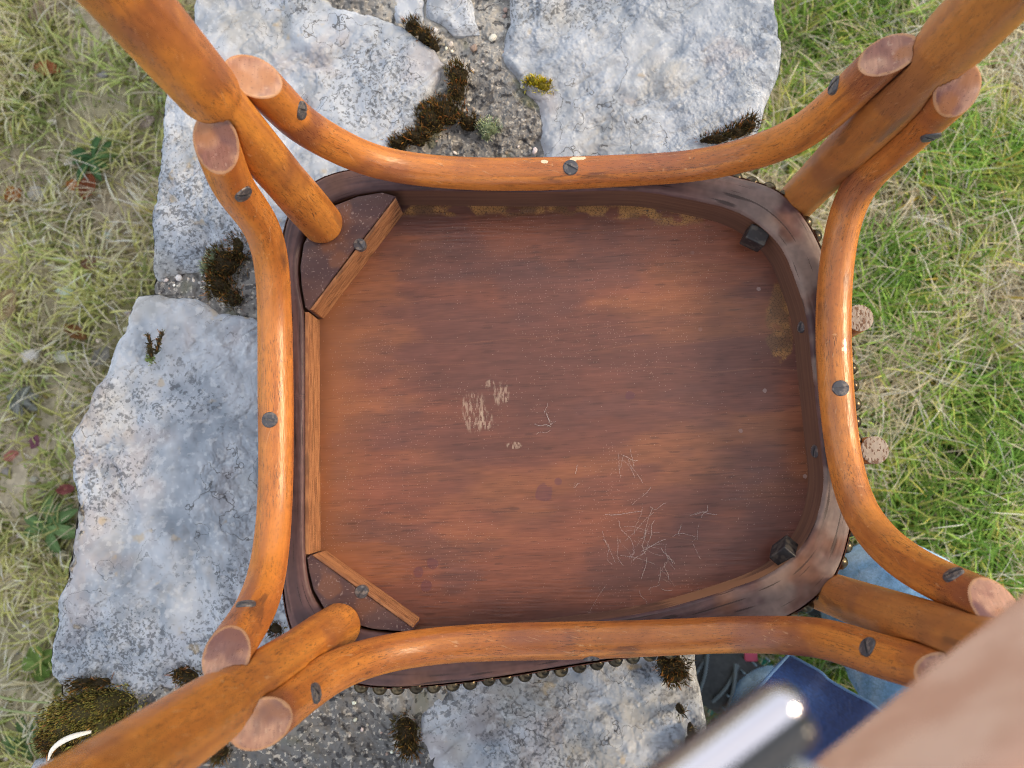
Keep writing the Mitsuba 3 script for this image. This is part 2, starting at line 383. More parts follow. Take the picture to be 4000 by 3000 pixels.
def sweep(path, radii, sides=32, cap=(True, True), ends=None):
    """Tube along path; uv = (metres along, metres around). ends = (normal0, normal1): oblique planes that cut it. Returns (mesh, uv, rim0, rim1)."""
    p = np.asarray(path, float); k = len(p)
    r = np.broadcast_to(radii, (k,)).astype(float)
    t = np.gradient(p, axis=0); t /= np.linalg.norm(t, axis=1, keepdims=True)
    a = np.cross(t[0], [0.13, 0.31, 0.94]); a = unit(a)
    A = []
    for i in range(k):
        a = unit(a - t[i] * (a @ t[i])); A.append(a)
    A = np.array(A); B = np.cross(t, A)
    th = np.linspace(0, 2 * np.pi, sides + 1)
    v = p[:, None] + r[:, None, None] * (np.cos(th)[None, :, None] * A[:, None] + np.sin(th)[None, :, None] * B[:, None])
    L = np.concatenate([[0], np.cumsum(np.linalg.norm(np.diff(p, axis=0), axis=1))])
    if ends is not None:
        for e, nrm in ((0, ends[0]), (-1, ends[1])):
            if nrm is None: continue
            nrm = unit(nrm); ax = t[e]
            sh = -((v[e] - p[e]) @ nrm) / (ax @ nrm)
            v[e] = v[e] + sh[:, None] * ax
            lim = v[e]
            rng = range(1, 8) if e == 0 else range(k - 8, k - 1)
            for i in rng:                                         # keep the rings before it behind the cut
                over = (v[i] - p[e]) @ nrm
                d = -(over + 0.0004) / (ax @ nrm)
                v[i] = np.where((over > -0.0004)[:, None], v[i] + d[:, None] * ax, v[i])
    uv = np.stack([np.broadcast_to(L[:, None], (k, sides + 1)), np.broadcast_to((th * r.mean())[None], (k, sides + 1))], -1)
    i, j = np.meshgrid(np.arange(k - 1), np.arange(sides), indexing='ij')
    q = np.stack([i * (sides + 1) + j, (i + 1) * (sides + 1) + j, (i + 1) * (sides + 1) + j + 1, i * (sides + 1) + j + 1], -1).reshape(-1, 4)[:, ::-1]
    f = np.vstack([q[:, [0, 1, 2]], q[:, [0, 2, 3]]])
    V, F, UV = v.reshape(-1, 3), f, uv.reshape(-1, 2)
    for e, c in ((0, cap[0]), (k - 1, cap[1])):
        if not c: continue
        rim = v[e, :sides]; ctr = rim.mean(0)
        b = len(V)
        V = np.vstack([V, rim, ctr[None]]); UV = np.vstack([UV, uv[e, :sides], [[L[e] , 0]]])
        jj = np.arange(sides)
        tri = np.stack([b + jj, b + (jj + 1) % sides, np.full(sides, b + sides)], 1)
        F = np.vstack([F, tri[:, ::-1] if e == 0 else tri])
    return trimesh.Trimesh(V, F, process=False), UV, v[0, :sides], v[-1, :sides]


def fan(rim, lift, nrm):
    """A slightly domed disc filling a closed rim."""
    rim = np.asarray(rim); c = rim.mean(0); n = len(rim); nrm = unit(nrm)
    if np.cross(rim[0] - c, rim[n // 4] - c) @ nrm < 0: rim = rim[::-1]
    rings = [rim * 1.0, c + (rim - c) * 0.93 + nrm * lift, c + (rim - c) * 0.5 + nrm * lift * 1.1]
    V = np.vstack(rings + [c[None] + nrm * lift * 1.1]); F = []
    for a in range(2):
        for j in range(n):
            k = (j + 1) % n
            F += [[a * n + j, a * n + k, (a + 1) * n + k], [a * n + j, (a + 1) * n + k, (a + 1) * n + j]]
    for j in range(n): F.append([2 * n + j, 2 * n + (j + 1) % n, 3 * n])
    uv = np.column_stack([np.repeat([1, .93, .5, 0], [n, n, n, 1]), np.zeros(3 * n + 1)])
    return trimesh.Trimesh(V, F, process=False), uv


def frame_to(nrm, up=None):
    z = unit(nrm)
    x = np.cross(up if up is not None else ([0, 1, 0] if abs(z[1]) < 0.9 else [1, 0, 0]), z); x = unit(x)
    return np.stack([x, np.cross(z, x), z], 1)


def put(mesh, R, loc):
    m = mesh.copy(); M = np.eye(4); M[:3, :3] = R; M[:3, 3] = loc
    m.apply_transform(M); return m


def from_manifold(m):
    a = m.to_mesh()
    return trimesh.Trimesh(a.vert_properties[:, :3], a.tri_verts, process=False)


def screw_mesh(r=0.0055, slot=0.4, deep=0.0011):
    """A slotted screw head, its top just above z = 0, slightly domed."""
    prof = np.array([[0, -.004], [r, -.004], [r, 0.0], [r * .93, .0006], [r * .5, .0010], [0, .0011]])
    body = m3.Manifold.revolve(m3.CrossSection([prof]), 36)
    cut = m3.Manifold.cube([r * 2.4, r * 0.27, 0.01], True).translate([0, 0, 0.005 + .0011 - deep]).rotate([0, 0, math.degrees(slot)])
    return from_manifold(body - cut)


def rbox(sx, sy, sz, r, seg=10):
    s = m3.Manifold.sphere(r, seg)
    return m3.Manifold.batch_hull([s.translate([a * (sx / 2 - r), b * (sy / 2 - r), c * (sz / 2 - r)]) for a in (-1, 1) for b in (-1, 1) for c in (-1, 1)])


# ------------------------------------------------------------------ ground
g = np.concatenate([[-60, -20, -8, -3], np.linspace(-1.6, 1.6, 161), [3, 8, 20, 60]])
gx, gy = np.meshgrid(g, g, indexing='ij')


def ground_z(x, y):
    q = np.stack([x, y, 0 * x], -1)
    return 0.03 * (meshkit.fbm(q * 2.2, 3, 5) - 0.5) + 0.018 * (meshkit.fbm(q * 11, 3, 9) - 0.5)


gz = ground_z(gx, gy) * (np.hypot(gx, gy) < 4)
n_ = len(g); ii, jj = np.meshgrid(np.arange(n_ - 1), np.arange(n_ - 1), indexing='ij')
quads = np.stack([ii * n_ + jj, (ii + 1) * n_ + jj, (ii + 1) * n_ + jj + 1, ii * n_ + jj + 1], -1).reshape(-1, 4)
obj('ground', (np.stack([gx, gy, gz], -1).reshape(-1, 3), quads), 'm_soil', smooth=True, kind='structure', label='bare brown soil under short mixed grass')

# ------------------------------------------------------------------ the stone wall
ZW = 0.42


def densify(P, step):
    out = []
    for a, b in zip(P, np.roll(P, -1, axis=0)):
        k = max(1, int(np.linalg.norm(b - a) / step))
        out += [a + (b - a) * i / k for i in range(k)]
    return np.array(out)


def smooth_loop(P, n):
    from scipy.interpolate import CubicSpline
    Q = np.vstack([P, P[:1]])
    L = np.concatenate([[0], np.cumsum(np.linalg.norm(np.diff(Q, axis=0), axis=1))])
    return CubicSpline(L, Q, bc_type='periodic')(np.linspace(0, L[-1], n, endpoint=False))


def rock(poly, ztop, zbot, seed, step=0.0030, rough=0.012, edge=0.016, tilt=(0, 0), jag=0.006):
    """A stone whose top is a heightfield over poly and whose flanks go down to zbot."""
    P = densify(np.asarray(poly)[:, :2], 0.004)
    q = np.column_stack([P, np.zeros(len(P))])
    P = P + jag * np.stack([meshkit.fbm(q * 45, 3, seed) - 0.5, meshkit.fbm(q * 45 + 9, 3, seed) - 0.5], -1)
    S = Polygon(P).buffer(0)
    if S.geom_type != 'Polygon': S = max(S.geoms, key=lambda a: a.area)
    P = np.array(S.exterior.coords)[:-1]
    if not S.exterior.is_ccw: P = P[::-1]
    x0, y0, x1, y1 = S.bounds
    X, Y = np.meshgrid(np.arange(x0, x1, step), np.arange(y0, y1, step))
    X = X + (np.arange(X.shape[0]) % 2)[:, None] * step / 2
    G = np.column_stack([X.ravel(), Y.ravel()])
    G = G + np.random.default_rng(seed).uniform(-.3, .3, G.shape) * step
    inside = shapely.contains_xy(S, G[:, 0], G[:, 1])
    G = G[inside]
    d = shapely.distance(shapely.points(G), S.exterior)
    G, d = G[d > step * 0.6], d[d > step * 0.6]
    A = np.vstack([P, G]); dd = np.concatenate([np.zeros(len(P)), d])
    tri = Delaunay(A).simplices
    c = A[tri].mean(1)
    tri = tri[shapely.contains_xy(S, c[:, 0], c[:, 1])]
    e1, e2 = A[tri[:, 1]] - A[tri[:, 0]], A[tri[:, 2]] - A[tri[:, 0]]
    area = e1[:, 0] * e2[:, 1] - e1[:, 1] * e2[:, 0]
    tri = np.where((area < 0)[:, None], tri[:, ::-1], tri)
    tri = tri[np.abs(area) > 1e-10]
    cen = np.array(S.centroid.coords[0])
    q = np.column_stack([A, np.full(len(A), seed * 1.7)])
    ew = edge * (0.5 + 1.0 * meshkit.noise(q * 22, seed + 3))
    fall = np.clip(1 - dd / ew, 0, 1)
    ridge = np.abs(meshkit.fbm(q * [13, 17, 1], 4, seed + 7) - 0.5)
    z = ztop + (A - cen) @ np.array(tilt) + rough * 1.6 * (meshkit.fbm(q * 8, 5, seed) - 0.5) - rough * 1.1 * np.clip(0.10 - ridge, 0, 1) * 4 \
        + rough * 0.55 * (meshkit.fbm(q * [60, 75, 1], 4, seed + 2) - 0.5) + rough * .55 * (meshkit.fbm(np.column_stack([(A @ [.93, .36]) * 62, (A @ [-.36, .93]) * 13, 0 * A[:, 0] + seed]), 4, seed + 12) - .5) - rough * .5 * np.clip(.05 - np.abs(meshkit.fbm(q * [28, 20, 1], 4, seed + 31) - .5), 0, 1) * 8 - 0.8 * edge * (1 - np.sqrt(np.clip(1 - fall ** 2, 0, 1)))
    V = [np.column_stack([A, z])]; F = [tri]
    nb = len(P); base = np.arange(nb)
    nrm = np.roll(P, -1, axis=0) - np.roll(P, 1, axis=0); nrm = np.stack([nrm[:, 1], -nrm[:, 0]], 1) / (np.linalg.norm(nrm, axis=1, keepdims=True) + 1e-9)
    off = len(A); zt = z[:nb]
    for lev in np.linspace(0, 1, 7)[1:]:
        zz = zt + (zbot - zt) * lev
        qq = np.column_stack([P, zz])
        o = 0.010 * (meshkit.fbm(qq * 25, 4, seed + 4) - 0.42) * min(1, lev * 3) - 0.006 * lev
        V.append(np.column_stack([P + nrm * o[:, None], zz]))
        nxt = off + np.arange(nb)
        F += [np.column_stack([base, nxt, np.roll(nxt, -1)]), np.column_stack([base, np.roll(nxt, -1), np.roll(base, -1)])]
        base = nxt; off += nb
    return trimesh.Trimesh(np.vstack(V), np.vstack(F), process=False)


wall = thing('stone_wall', 'low wall of rough grey limestone blocks bedded in mortar, under the upturned chair', 'wall')
S1 = [(760, -80), (1250, -40), (1300, 10), (1395, 30), (1465, 48), (1540, 88), (1629, 137), (1705, 190), (1737, 240), (1718, 297), (1680, 380), (1642, 430), (1623, 506), (1528, 557), (1480, 700), (1300, 900), (1050, 1010),
      (870, 1000), (790, 1045), (651, 1062), (612, 1105), (591, 1072), (573, 1000), (578, 880), (590, 700), (612, 500), (622, 380), (690, 230), (728, 60)]
S2 = [(1490, -60), (1535, 30), (1550, 75), (1620, 92), (1655, 50), (1650, -60)]
S3 = [(1672, -60), (1668, 40), (1735, 90), (1765, 122), (1870, 120), (1855, 50), (1830, -60)]
S4 = [(1985, -80), (1990, 0), (1996, 76), (1971, 152), (1946, 209), (1971, 240), (2028, 297), (2062, 350), (2110, 400), (2104, 456), (2106, 538), (2123, 601), (2150, 760), (2500, 800), (2800, 740), (2920, 620), (2975, 490),
      (3010, 380), (3045, 270), (3062, 190), (3038, 60), (3045, -80)]
S5 = [(518, 1151), (603, 1139), (753, 1160), (844, 1205), (994, 1232), (1250, 1240), (1380, 1400), (1400, 1800), (1330, 2250), (1240, 2480), (1060, 2640), (830, 2705), (627, 2712), (530, 2738), (430, 2730), (300, 2700),
      (205, 2690), (162, 2640), (157, 2603), (175, 2482), (181, 2362), (241, 2259), (259, 2139), (283, 2000), (271, 1940), (253, 1844), (265, 1759), (265, 1705), (301, 1621), (344, 1518), (386, 1458), (422, 1362), (470, 1259), (494, 1199)]
S6 = [(1680, 3080), (1654, 2950), (1629, 2886), (1638, 2790), (1692, 2715), (1760, 2560), (2100, 2440), (2500, 2420), (2720, 2480), (2733, 2563), (2752, 2684), (2777, 2791), (2784, 2874), (2750, 3080)]
S7 = [(60, 3080), (110, 2985), (200, 2945), (290, 2960), (330, 3080)]
S8 = [(730, 3080), (757, 2990), (850, 2958), (925, 2990), (965, 3080)]
S9 = [(1480, 900), (2080, 830), (2120, 1200), (2060, 1700), (1500, 1750), (1460, 1400)]
S10 = [(2180, 880), (2860, 830), (2890, 1300), (2860, 1750), (2140, 1740), (2160, 1300)]
S11 = [(1480, 1820), (2400, 1800), (2800, 1820), (2800, 2380), (2480, 2370), (2050, 2390), (1740, 2510), (1600, 2700), (1380, 2600), (1440, 2200)]
defs = [(S1, 0.0, (.02, -.01), .010), (S2, .0, (0, 0), .006), (S3, -.001, (0, 0), .006), (S4, .004, (.01, .02), .009), (S5, .0, (.03, .01), .010), (S6, -.002, (-.02, .02), .010), (S7, -.004, (0, 0), .01), (S8, -.004, (0, 0), .008),
        (S9, -.008, (0, 0), .006), (S10, -.008, (0, 0), .006), (S11, -.008, (0, 0), .006)]
for i, (Pl, dz, tl, rg) in enumerate(defs):
    small = i in (1, 2, 6, 7)
    obj('stone', rock(pts(Pl, ZW), ZW + dz, ZW - (0.05 if small else 0.15), 20 + i, rough=rg, tilt=tl, edge=0.006 if small else 0.010, step=0.0030 if i not in (8, 9, 10) else 0.009), 'm_stone', wall, smooth=38)
xL0, xR0 = pt(560, 700, ZW)[0], pt(2990, 500, ZW)[0]
xL1, xR1 = pt(170, 2600, ZW)[0], pt(2770, 2800, ZW)[0]
yA, yB = pt(1000, 400, ZW)[1], pt(1000, 2700, ZW)[1]


def wall_x(y):
    t = (y - yB) / (yA - yB)
    return xL1 + (xL0 - xL1) * t, xR1 + (xR0 - xR1) * t


# the wall beyond the frame: its top stones, then the lower courses on both faces
rs = np.random.default_rng(3)


def quad_stone(x0, x1, y0, y1):
    j = lambda: rs.uniform(-.012, .012)
    return np.array([(x0 + j(), y0 + j()), ((x0 + x1) / 2 + j(), y0 + j()), (x1 + j(), y0 + j()), (x1 + j(), (y0 + y1) / 2 + j()), (x1 + j(), y1 + j()), ((x0 + x1) / 2 + j(), y1 + j()), (x0 + j(), y1 + j()), (x0 + j(), (y0 + y1) / 2 + j())])


topY, botY = pt(1500, -95, ZW)[1], pt(1500, 3100, ZW)[1]
for y0, y1 in ((topY + .02, topY + .30), (topY + .32, topY + .60), (botY - .30, botY - .02), (botY - .58, botY - .32)):
    a, b = wall_x((y0 + y1) / 2); m = a + (b - a) * rs.uniform(.4, .6)
    for x0, x1 in ((a, m - .015), (m + .015, b)):
        obj('stone', rock(quad_stone(x0, x1, y0, y1), ZW - .004, ZW - .15, int(rs.integers(50, 999)), step=.010, rough=.012), 'm_stone', wall, smooth=38)
for side in (0, 1):
    for c, (z0, z1) in enumerate(((0.145, 0.262), (-0.05, 0.130))):
        y = botY - .58 + .07 * c
        while y < topY + .5:
            L = rs.uniform(.16, .30)
            a, b = wall_x(y + L / 2)
            x0, x1 = (a + .012, a + .16) if side == 0 else (b - .16, b - .018)
            obj('stone', rock(quad_stone(x0, x1, y, y + L - .022) * 1.0, z1, z0, int(rs.integers(50, 9999)), step=.014, rough=.008), 'm_stone', wall, smooth=38)
            y += L
a0, b0 = wall_x(topY + .58); a1, b1 = wall_x(botY - .56)
mp = [pt(590, 1000, ZW)[:2], pt(560, 1130, ZW)[:2], pt(300, 1700, ZW)[:2], pt(210, 2450, ZW)[:2], pt(190, 2750, ZW)[:2], pt(120, 3000, ZW)[:2], (a1 + .03, botY - .56), (b1 - .03, botY - .56), pt(2745, 2950, ZW)[:2], pt(2715, 2500, ZW)[:2], pt(2860, 1600, ZW)[:2], pt(2870, 700, ZW)[:2],
      pt(2990, 200, ZW)[:2], (b0 - .03, topY + .58), (a0 + .03, topY + .58), pt(760, 0, ZW)[:2], pt(640, 400, ZW)[:2]]
mm = rock(np.array(mp), ZW - .005, -.06, 77, step=.006, rough=.010, edge=.012, jag=.004)
under = shapely.union_all([Polygon(pts(d_[0], ZW)[:, :2]).buffer(0).buffer(-.009) for d_ in defs])
mv = np.array(mm.vertices); hid = shapely.contains_xy(under, mv[:, 0], mv[:, 1]) & (mv[:, 2] > ZW - .05)
mv[hid, 2] -= .022; mm.vertices = mv
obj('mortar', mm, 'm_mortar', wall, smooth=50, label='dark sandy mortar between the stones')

# ------------------------------------------------------------------ the chair
chair = thing('bentwood_chair', 'upturned bentwood chair of worn orange brown wood, resting seat down on the stone wall', 'chair')

OUT = [(1095, 1650), (1090, 1300), (1095, 1000), (1110, 890), (1150, 790), (1225, 710), (1330, 668), (1500, 648), (1800, 636), (2200, 630), (2600, 645), (2800, 668), (2899, 693), (3031, 738), (3120, 815), (3200, 946), (3270, 1150),
       (3320, 1400), (3340, 1600), (3348, 1800), (3335, 2000), (3309, 2133), (3265, 2247), (3195, 2329), (3110, 2392), (2900, 2468), (2700, 2522), (2389, 2576), (2186, 2608), (1933, 2649), (1705, 2677), (1521, 2687), (1400, 2675), (1270, 2625), (1170, 2530),
       (1120, 2410), (1100, 2250), (1095, 1950)]
INN = [(1186, 1700), (1186, 1300), (1180, 1200), (1165, 1120), (1160, 1040), (1174, 950), (1215, 860), (1290, 795), (1390, 757), (1490, 742), (1566, 740), (1933, 744), (2300, 742), (2534, 747), (2700, 776), (2820, 802), (2923, 844), (2990, 892),
       (3062, 976), (3110, 1090), (3146, 1199), (3172, 1386), (3190, 1550), (3212, 1750), (3222, 1880), (3205, 1990), (3151, 2114), (3043, 2222), (2853, 2304), (2600, 2378), (2300, 2430), (2000, 2462), (1700, 2478), (1450, 2468), (1330, 2435), (1255, 2385),
       (1212, 2310), (1195, 2230), (1187, 2120), (1186, 1900)]
ctr = pt(2200, 1560, ZS)[:2]
NT = 240


def polar(P):
    L = smooth_loop(pts(P, ZS)[:, :2], 900) - ctr
    th = np.arctan2(L[:, 1], L[:, 0]); r = np.hypot(L[:, 0], L[:, 1])
    o = np.argsort(th); th, r = th[o], r[o]
    q = np.linspace(-np.pi, np.pi, NT, endpoint=False)
    return np.interp(q, np.r_[th - 2 * np.pi, th, th + 2 * np.pi], np.r_[r, r, r])


tht = np.linspace(-np.pi, np.pi, NT, endpoint=False)
cs = np.stack([np.cos(tht), np.sin(tht)], 1)
ro, ri = polar(OUT), polar(INN)


def loft(prof):
    """Closed profile of (radius array, z array or number) swept round the seat; uv along and across."""
    V, UV = [], []
    w = 0.0
    for i, (r, z) in enumerate(prof):
        P = np.column_stack([ctr + cs * np.broadcast_to(r, NT)[:, None], np.broadcast_to(z, NT)])
        if i: w += float(np.mean(np.linalg.norm(P - V[-1], axis=1)))
        V.append(P); UV.append(np.column_stack([tht * 0.2, np.full(NT, w)]))
    k = len(prof); F = []
    a = np.arange(NT); b = (a + 1) % NT
    for i in range(k - 1):
        F += [np.column_stack([i * NT + a, i * NT + b, (i + 1) * NT + b]), np.column_stack([i * NT + a, (i + 1) * NT + b, (i + 1) * NT + a])]
    return trimesh.Trimesh(np.vstack(V), np.vstack(F), process=False), np.vstack(UV)


wob = 0.0006 * (meshkit.fbm(np.column_stack([cs * 9, np.zeros(NT)]), 3, 2) - 0.5) * 2
rag = .0016 * np.clip(cs[:, 0] + .45, 0, 1) * (meshkit.fbm(np.column_stack([cs * 40, np.zeros(NT)]), 3, 6) - .45)
prof = [(ro - .0006, ZS - .040), (ro, ZS - .03), (ro, ZS - .0035), (ro - .0008, ZS - .0012), (ro - .003, ZS + wob * .6)]
prof += [(ro - .003 - (ro - ri - .0055) * t, ZS + wob) for t in (.2, .4, .6, .8)]
prof += [(ri + .0025, ZS + wob * .8), (ri + .0008 + rag, ZS - .0008), (ri + rag * .4, ZS - .003)]
fm, fuv = loft(prof)
fk = obj('seat_frame', fm, 'm_frame', chair, smooth=True, uv=fuv)
im, iuv = loft([(ri + .0001, ZS - .0029), (ri + .0004, ZS - .012), (ri + .0002, ZS - .024), (ri - .0004, ZP - .002)])
obj('inner_wall', im, 'm_inner', fk, smooth=True, uv=iuv, label='dark rough inner edge of the seat frame')
pm = np.column_stack([ctr + cs * (ri + .003)[:, None], np.full(NT, ZP)])
V = np.vstack([pm, pm * [1, 1, 0] + [0, 0, ZP - .006], [[*ctr, ZP]], [[*ctr, ZP - .006]]])
a = np.arange(NT); b = (a + 1) % NT
F = np.vstack([np.column_stack([a, b, np.full(NT, 2 * NT)]), np.column_stack([b + NT, a + NT, np.full(NT, 2 * NT + 1)]), np.column_stack([a, a + NT, b + NT]), np.column_stack([a, b + NT, b])])
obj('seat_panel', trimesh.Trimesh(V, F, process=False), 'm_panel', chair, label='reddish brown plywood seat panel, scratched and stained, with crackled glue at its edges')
# leather cover: side band and the pad below, which rests on the wall
cov = [(ro + .0012, ZS - .0035), (ro + .0022, ZS - .0045), (ro + .0024, ZS - .030), (ro + .0020, ZS - .046), (ro - .006, ZS - .053), (ro * .8, ZS - .0555), (ro * .4, ZS - .057), (ro * .02, ZS - .057)]
cm, cuv = loft([(r, z) for r, z in cov[::-1]])
obj('seat_cover', cm, 'm_leather', chair, smooth=True, label='red brown leather seat cover, its cut edge showing round the rim')
# nails round the rim
Pn = np.column_stack([ctr + cs * (ro + .0022)[:, None], np.full(NT, ZS - .0085)])
cum = np.concatenate([[0], np.cumsum(np.linalg.norm(np.diff(np.vstack([Pn, Pn[:1]]), axis=0), axis=1))])
dome = trimesh.creation.icosphere(2, 1.0); dome.apply_scale([.0056, .0056, .0056])
dome = dome.slice_plane([0, 0, -.001], [0, 0, 1])
nn = int(cum[-1] / 0.0134)
for s in np.arange(nn) / nn * cum[-1]:
    Pq = np.array([np.interp(s, cum, np.r_[Pn[:, k], Pn[0, k]]) for k in range(3)])
    Pr = np.array([np.interp(s + .004, cum, np.r_[Pn[:, k], Pn[0, k]]) for k in range(3)])
    tn = unit(Pr - Pq); nr = np.cross(tn, [0, 0, 1])
    if nr[0] < -.45 or (nr[1] > .35 and nr[0] < .25): continue
    px = Pq + np.random.default_rng(int(s * 1e5)).normal(0, .0004, 3)
    obj('nail', put(dome, frame_to(nr), px), 'm_brass', fk, smooth=True)


# corner blocks at the front
def prism(poly, z0, z1, bev=0.0006):
    P = Polygon(poly); P = P if P.exterior.is_ccw else Polygon(list(poly)[::-1])
    lo = m3.CrossSection([np.array(P.exterior.coords)[:-1]])
    m = m3.Manifold.extrude(lo, z1 - z0 - bev).translate([0, 0, z0])
    top = m3.Manifold.extrude(lo.offset(-bev, m3.JoinType.Miter), bev).translate([0, 0, z1 - bev])
    return from_manifold(m + top)


gapA = [(1490, 749), (1395, 765), (1297, 803), (1224, 866), (1184, 953), (1171, 1040), (1176, 1118), (1190, 1198)]
diagA = [(1204, 1210), (1370, 985), (1545, 764)]
gapB = [(1197, 2180), (1205, 2232), (1222, 2304), (1264, 2377), (1337, 2425), (1455, 2458), (1600, 2470)]
diagB = [(1614, 2458), (1410, 2313), (1212, 2168)]
for gap, diag, ang, sc_ in ((gapA, diagA, 2.2, (1405, 955)), (gapB, diagB, 0.9, (1412, 2312))):
    P = np.vstack([pts(gap, ZS)[:, :2], pts(diag, ZS)[:, :2]])
    k = obj('corner_block', prism(P, ZP + .0002, ZS - .0012), 'm_block', chair)
    d0, d1 = pt(*diag[0], ZS)[:2], pt(*diag[-1], ZS)[:2]
    dn = unit(np.r_[d1 - d0, 0]); nn2 = np.array([dn[1], -dn[0]])
    if nn2 @ (ctr - d0) < 0: nn2 = -nn2
    st = [d0 + dn[:2] * .001 + nn2 * .0002, d1 - dn[:2] * .001 + nn2 * .0002, d1 - dn[:2] * .002 + nn2 * .0022, d0 + dn[:2] * .002 + nn2 * .0022]
    obj('sawn_face', prism(np.array(st), ZP + .0003, ZS - .0016), 'm_raw', k, label='pale sawn edge of the block')
    p0 = pt(*sc_, ZS - .0012)
    obj('screw', put(screw_mesh(.0049, ang), np.eye(3), p0 + [0, 0, .0002]), 'm_iron', k, smooth=30)
# pale strip along the inside of the front rail
rail = np.array([pt(1187, 1216, ZS)[:2], pt(1187, 2166, ZS)[:2], pt(1187, 2166, ZS)[:2] + [.0032, 0], pt(1187, 1216, ZS)[:2] + [.0030, 0]])
obj('front_strip', prism(rail, ZP + .0002, ZS - .0022), 'm_raw', chair, label='pale wooden strip lining the front rail')
# square bolts through the rear corners and screws in the rear rim
for (px, py), roll, dr_ in (((2948, 930), .5, (-.45, -.9)), ((3064, 2155), .3, (-.72, .62))):
    p0 = pt(px, py, ZS - .012); dn = unit([dr_[0], dr_[1], .05])
    R = frame_to(dn, [math.sin(roll), math.cos(roll), .8])
    hd = from_manifold(rbox(.0165, .0165, .013, .0013))
    bk = obj('bolt', put(hd, R, p0), 'm_bolt', chair, smooth=35, label='square headed black iron bolt')
    obj('shank', put(trimesh.creation.cylinder(.0045, .016, sections=16), R, p0 - dn * .010), 'm_iron', bk, smooth=40)
for px, py, zz, dn in ((3130, 1275, ZS - .015, (-1, .15, .25)), (3186, 1763, ZS - .015, (-1, .0, .25))):
    p0 = pt(px, py, zz); th0 = math.atan2(*(p0[:2] - ctr)[::-1]); rr = np.interp(th0, tht, ri) - .0002
    p0 = np.r_[ctr + rr * np.array([math.cos(th0), math.sin(th0)]), zz]
    obj('rim_screw', put(screw_mesh(.0050, 1.2), frame_to(dn), p0), 'm_iron', fk, smooth=30)

q = np.random.default_rng(77); webs = []
for cx_, cy_, n_w, spr in ((2480, 2110, 26, 90), (2700, 2060, 9, 60), (2480, 1860, 7, 60), (2105, 1660, 6, 35), (2560, 2250, 8, 50), (2230, 1890, 3, 20)):
    for _ in range(n_w):
        a0_ = np.array([cx_ + q.normal(0, spr), cy_ + q.normal(0, spr * .8)]); an = q.uniform(0, 6.3); L_ = q.uniform(.5, 1.9) * spr
        ks = [a0_ + np.array([math.cos(an), math.sin(an)]) * L_ * t + q.normal(0, spr * .06, 2) for t in (0, .35, .7, 1)]
        w3 = cr(np.array([pt(x_, y_, ZP + .0007 + .0006 * q.random()) for x_, y_ in ks]), 10)
        webs.append(sweep(w3, .000075 * q.uniform(.5, 1.5), 4)[0])
mat('m_web', pr((0.55, 0.50, 0.48), 0.8))
obj('cobweb', trimesh.util.concatenate(webs), 'm_web', kind='stuff', label='fine white cobweb threads stuck to the seat panel', cat='cobweb')

# legs: base and a second point higher up, then out past the frame
ZN = ZS + .185
LEG = {'fl': (pt(1265, 880, ZS), pt(820, 365, ZN)), 'fr': (pt(1330, 2440, ZS), pt(847, 2763, ZN)), 'rl': (pt(3150, 748, ZS), pt(3706, 178, ZN)), 'rr': (pt(3290, 2335, ZS), pt(3912, 2562, ZN))}


def leg_axis(k, h):
    a, b = LEG[k]
    return a + (b - a) * (h / .185)


# the backrest hangs below the seat, beyond the wall
A0, B0 = leg_axis('rl', -.09), leg_axis('rr', -.09)
dA, dB = leg_axis('rl', -.12) - A0, leg_axis('rr', -.12) - B0
mid = (A0 + B0) / 2
bp = [A0, A0 + [.018, -.003, -.10], A0 + [.045, -.015, -.22], [A0[0] * .6 + B0[0] * .4 + .075, A0[1] * .8 + B0[1] * .2, .085], [mid[0] + .085, mid[1], .045], [A0[0] * .4 + B0[0] * .6 + .075, B0[1] * .8 + A0[1] * .2, .085], B0 + [.045, .015, -.22], B0 + [.018, .003, -.10], B0]
bp = cr(np.array(bp), 120)
m, uv, _, _ = sweep(bp, .0145, 28)
obj('back_frame', m, 'm_leg', chair, smooth=True, uv=uv, label='curved outer frame of the backrest, hanging below the seat')
E0, E1 = pt(3358, 1242, ZS - .004), pt(3417, 1758, ZS - .004)
ip = [E0, E0 + [.003, .000, -.05], E0 + [.022, .004, -.15], E0 + [.045, -.012, -.25], [(E0[0] + E1[0]) / 2 + .062, (E0[1] + E1[1]) / 2, .135], E1 + [.045, .012, -.25], E1 + [.022, -.004, -.15], E1 + [.003, 0, -.05], E1]
ip = cr(np.array(ip), 110)
m, uv, r0, r1 = sweep(ip, .0104, 28, cap=(False, False))
bl = obj('back_loop', m, 'm_wood', chair, smooth=True, uv=uv, label='inner loop of the backrest, its two round ends standing beside the seat rim')
for rm in (r0, r1):
    fm_, fu_ = fan(rm, .0006, [0, 0, 1])
    obj('cut_end', fm_, 'm_cork', bl, smooth=True, uv=fu_, label='pale speckled round end of the loop')

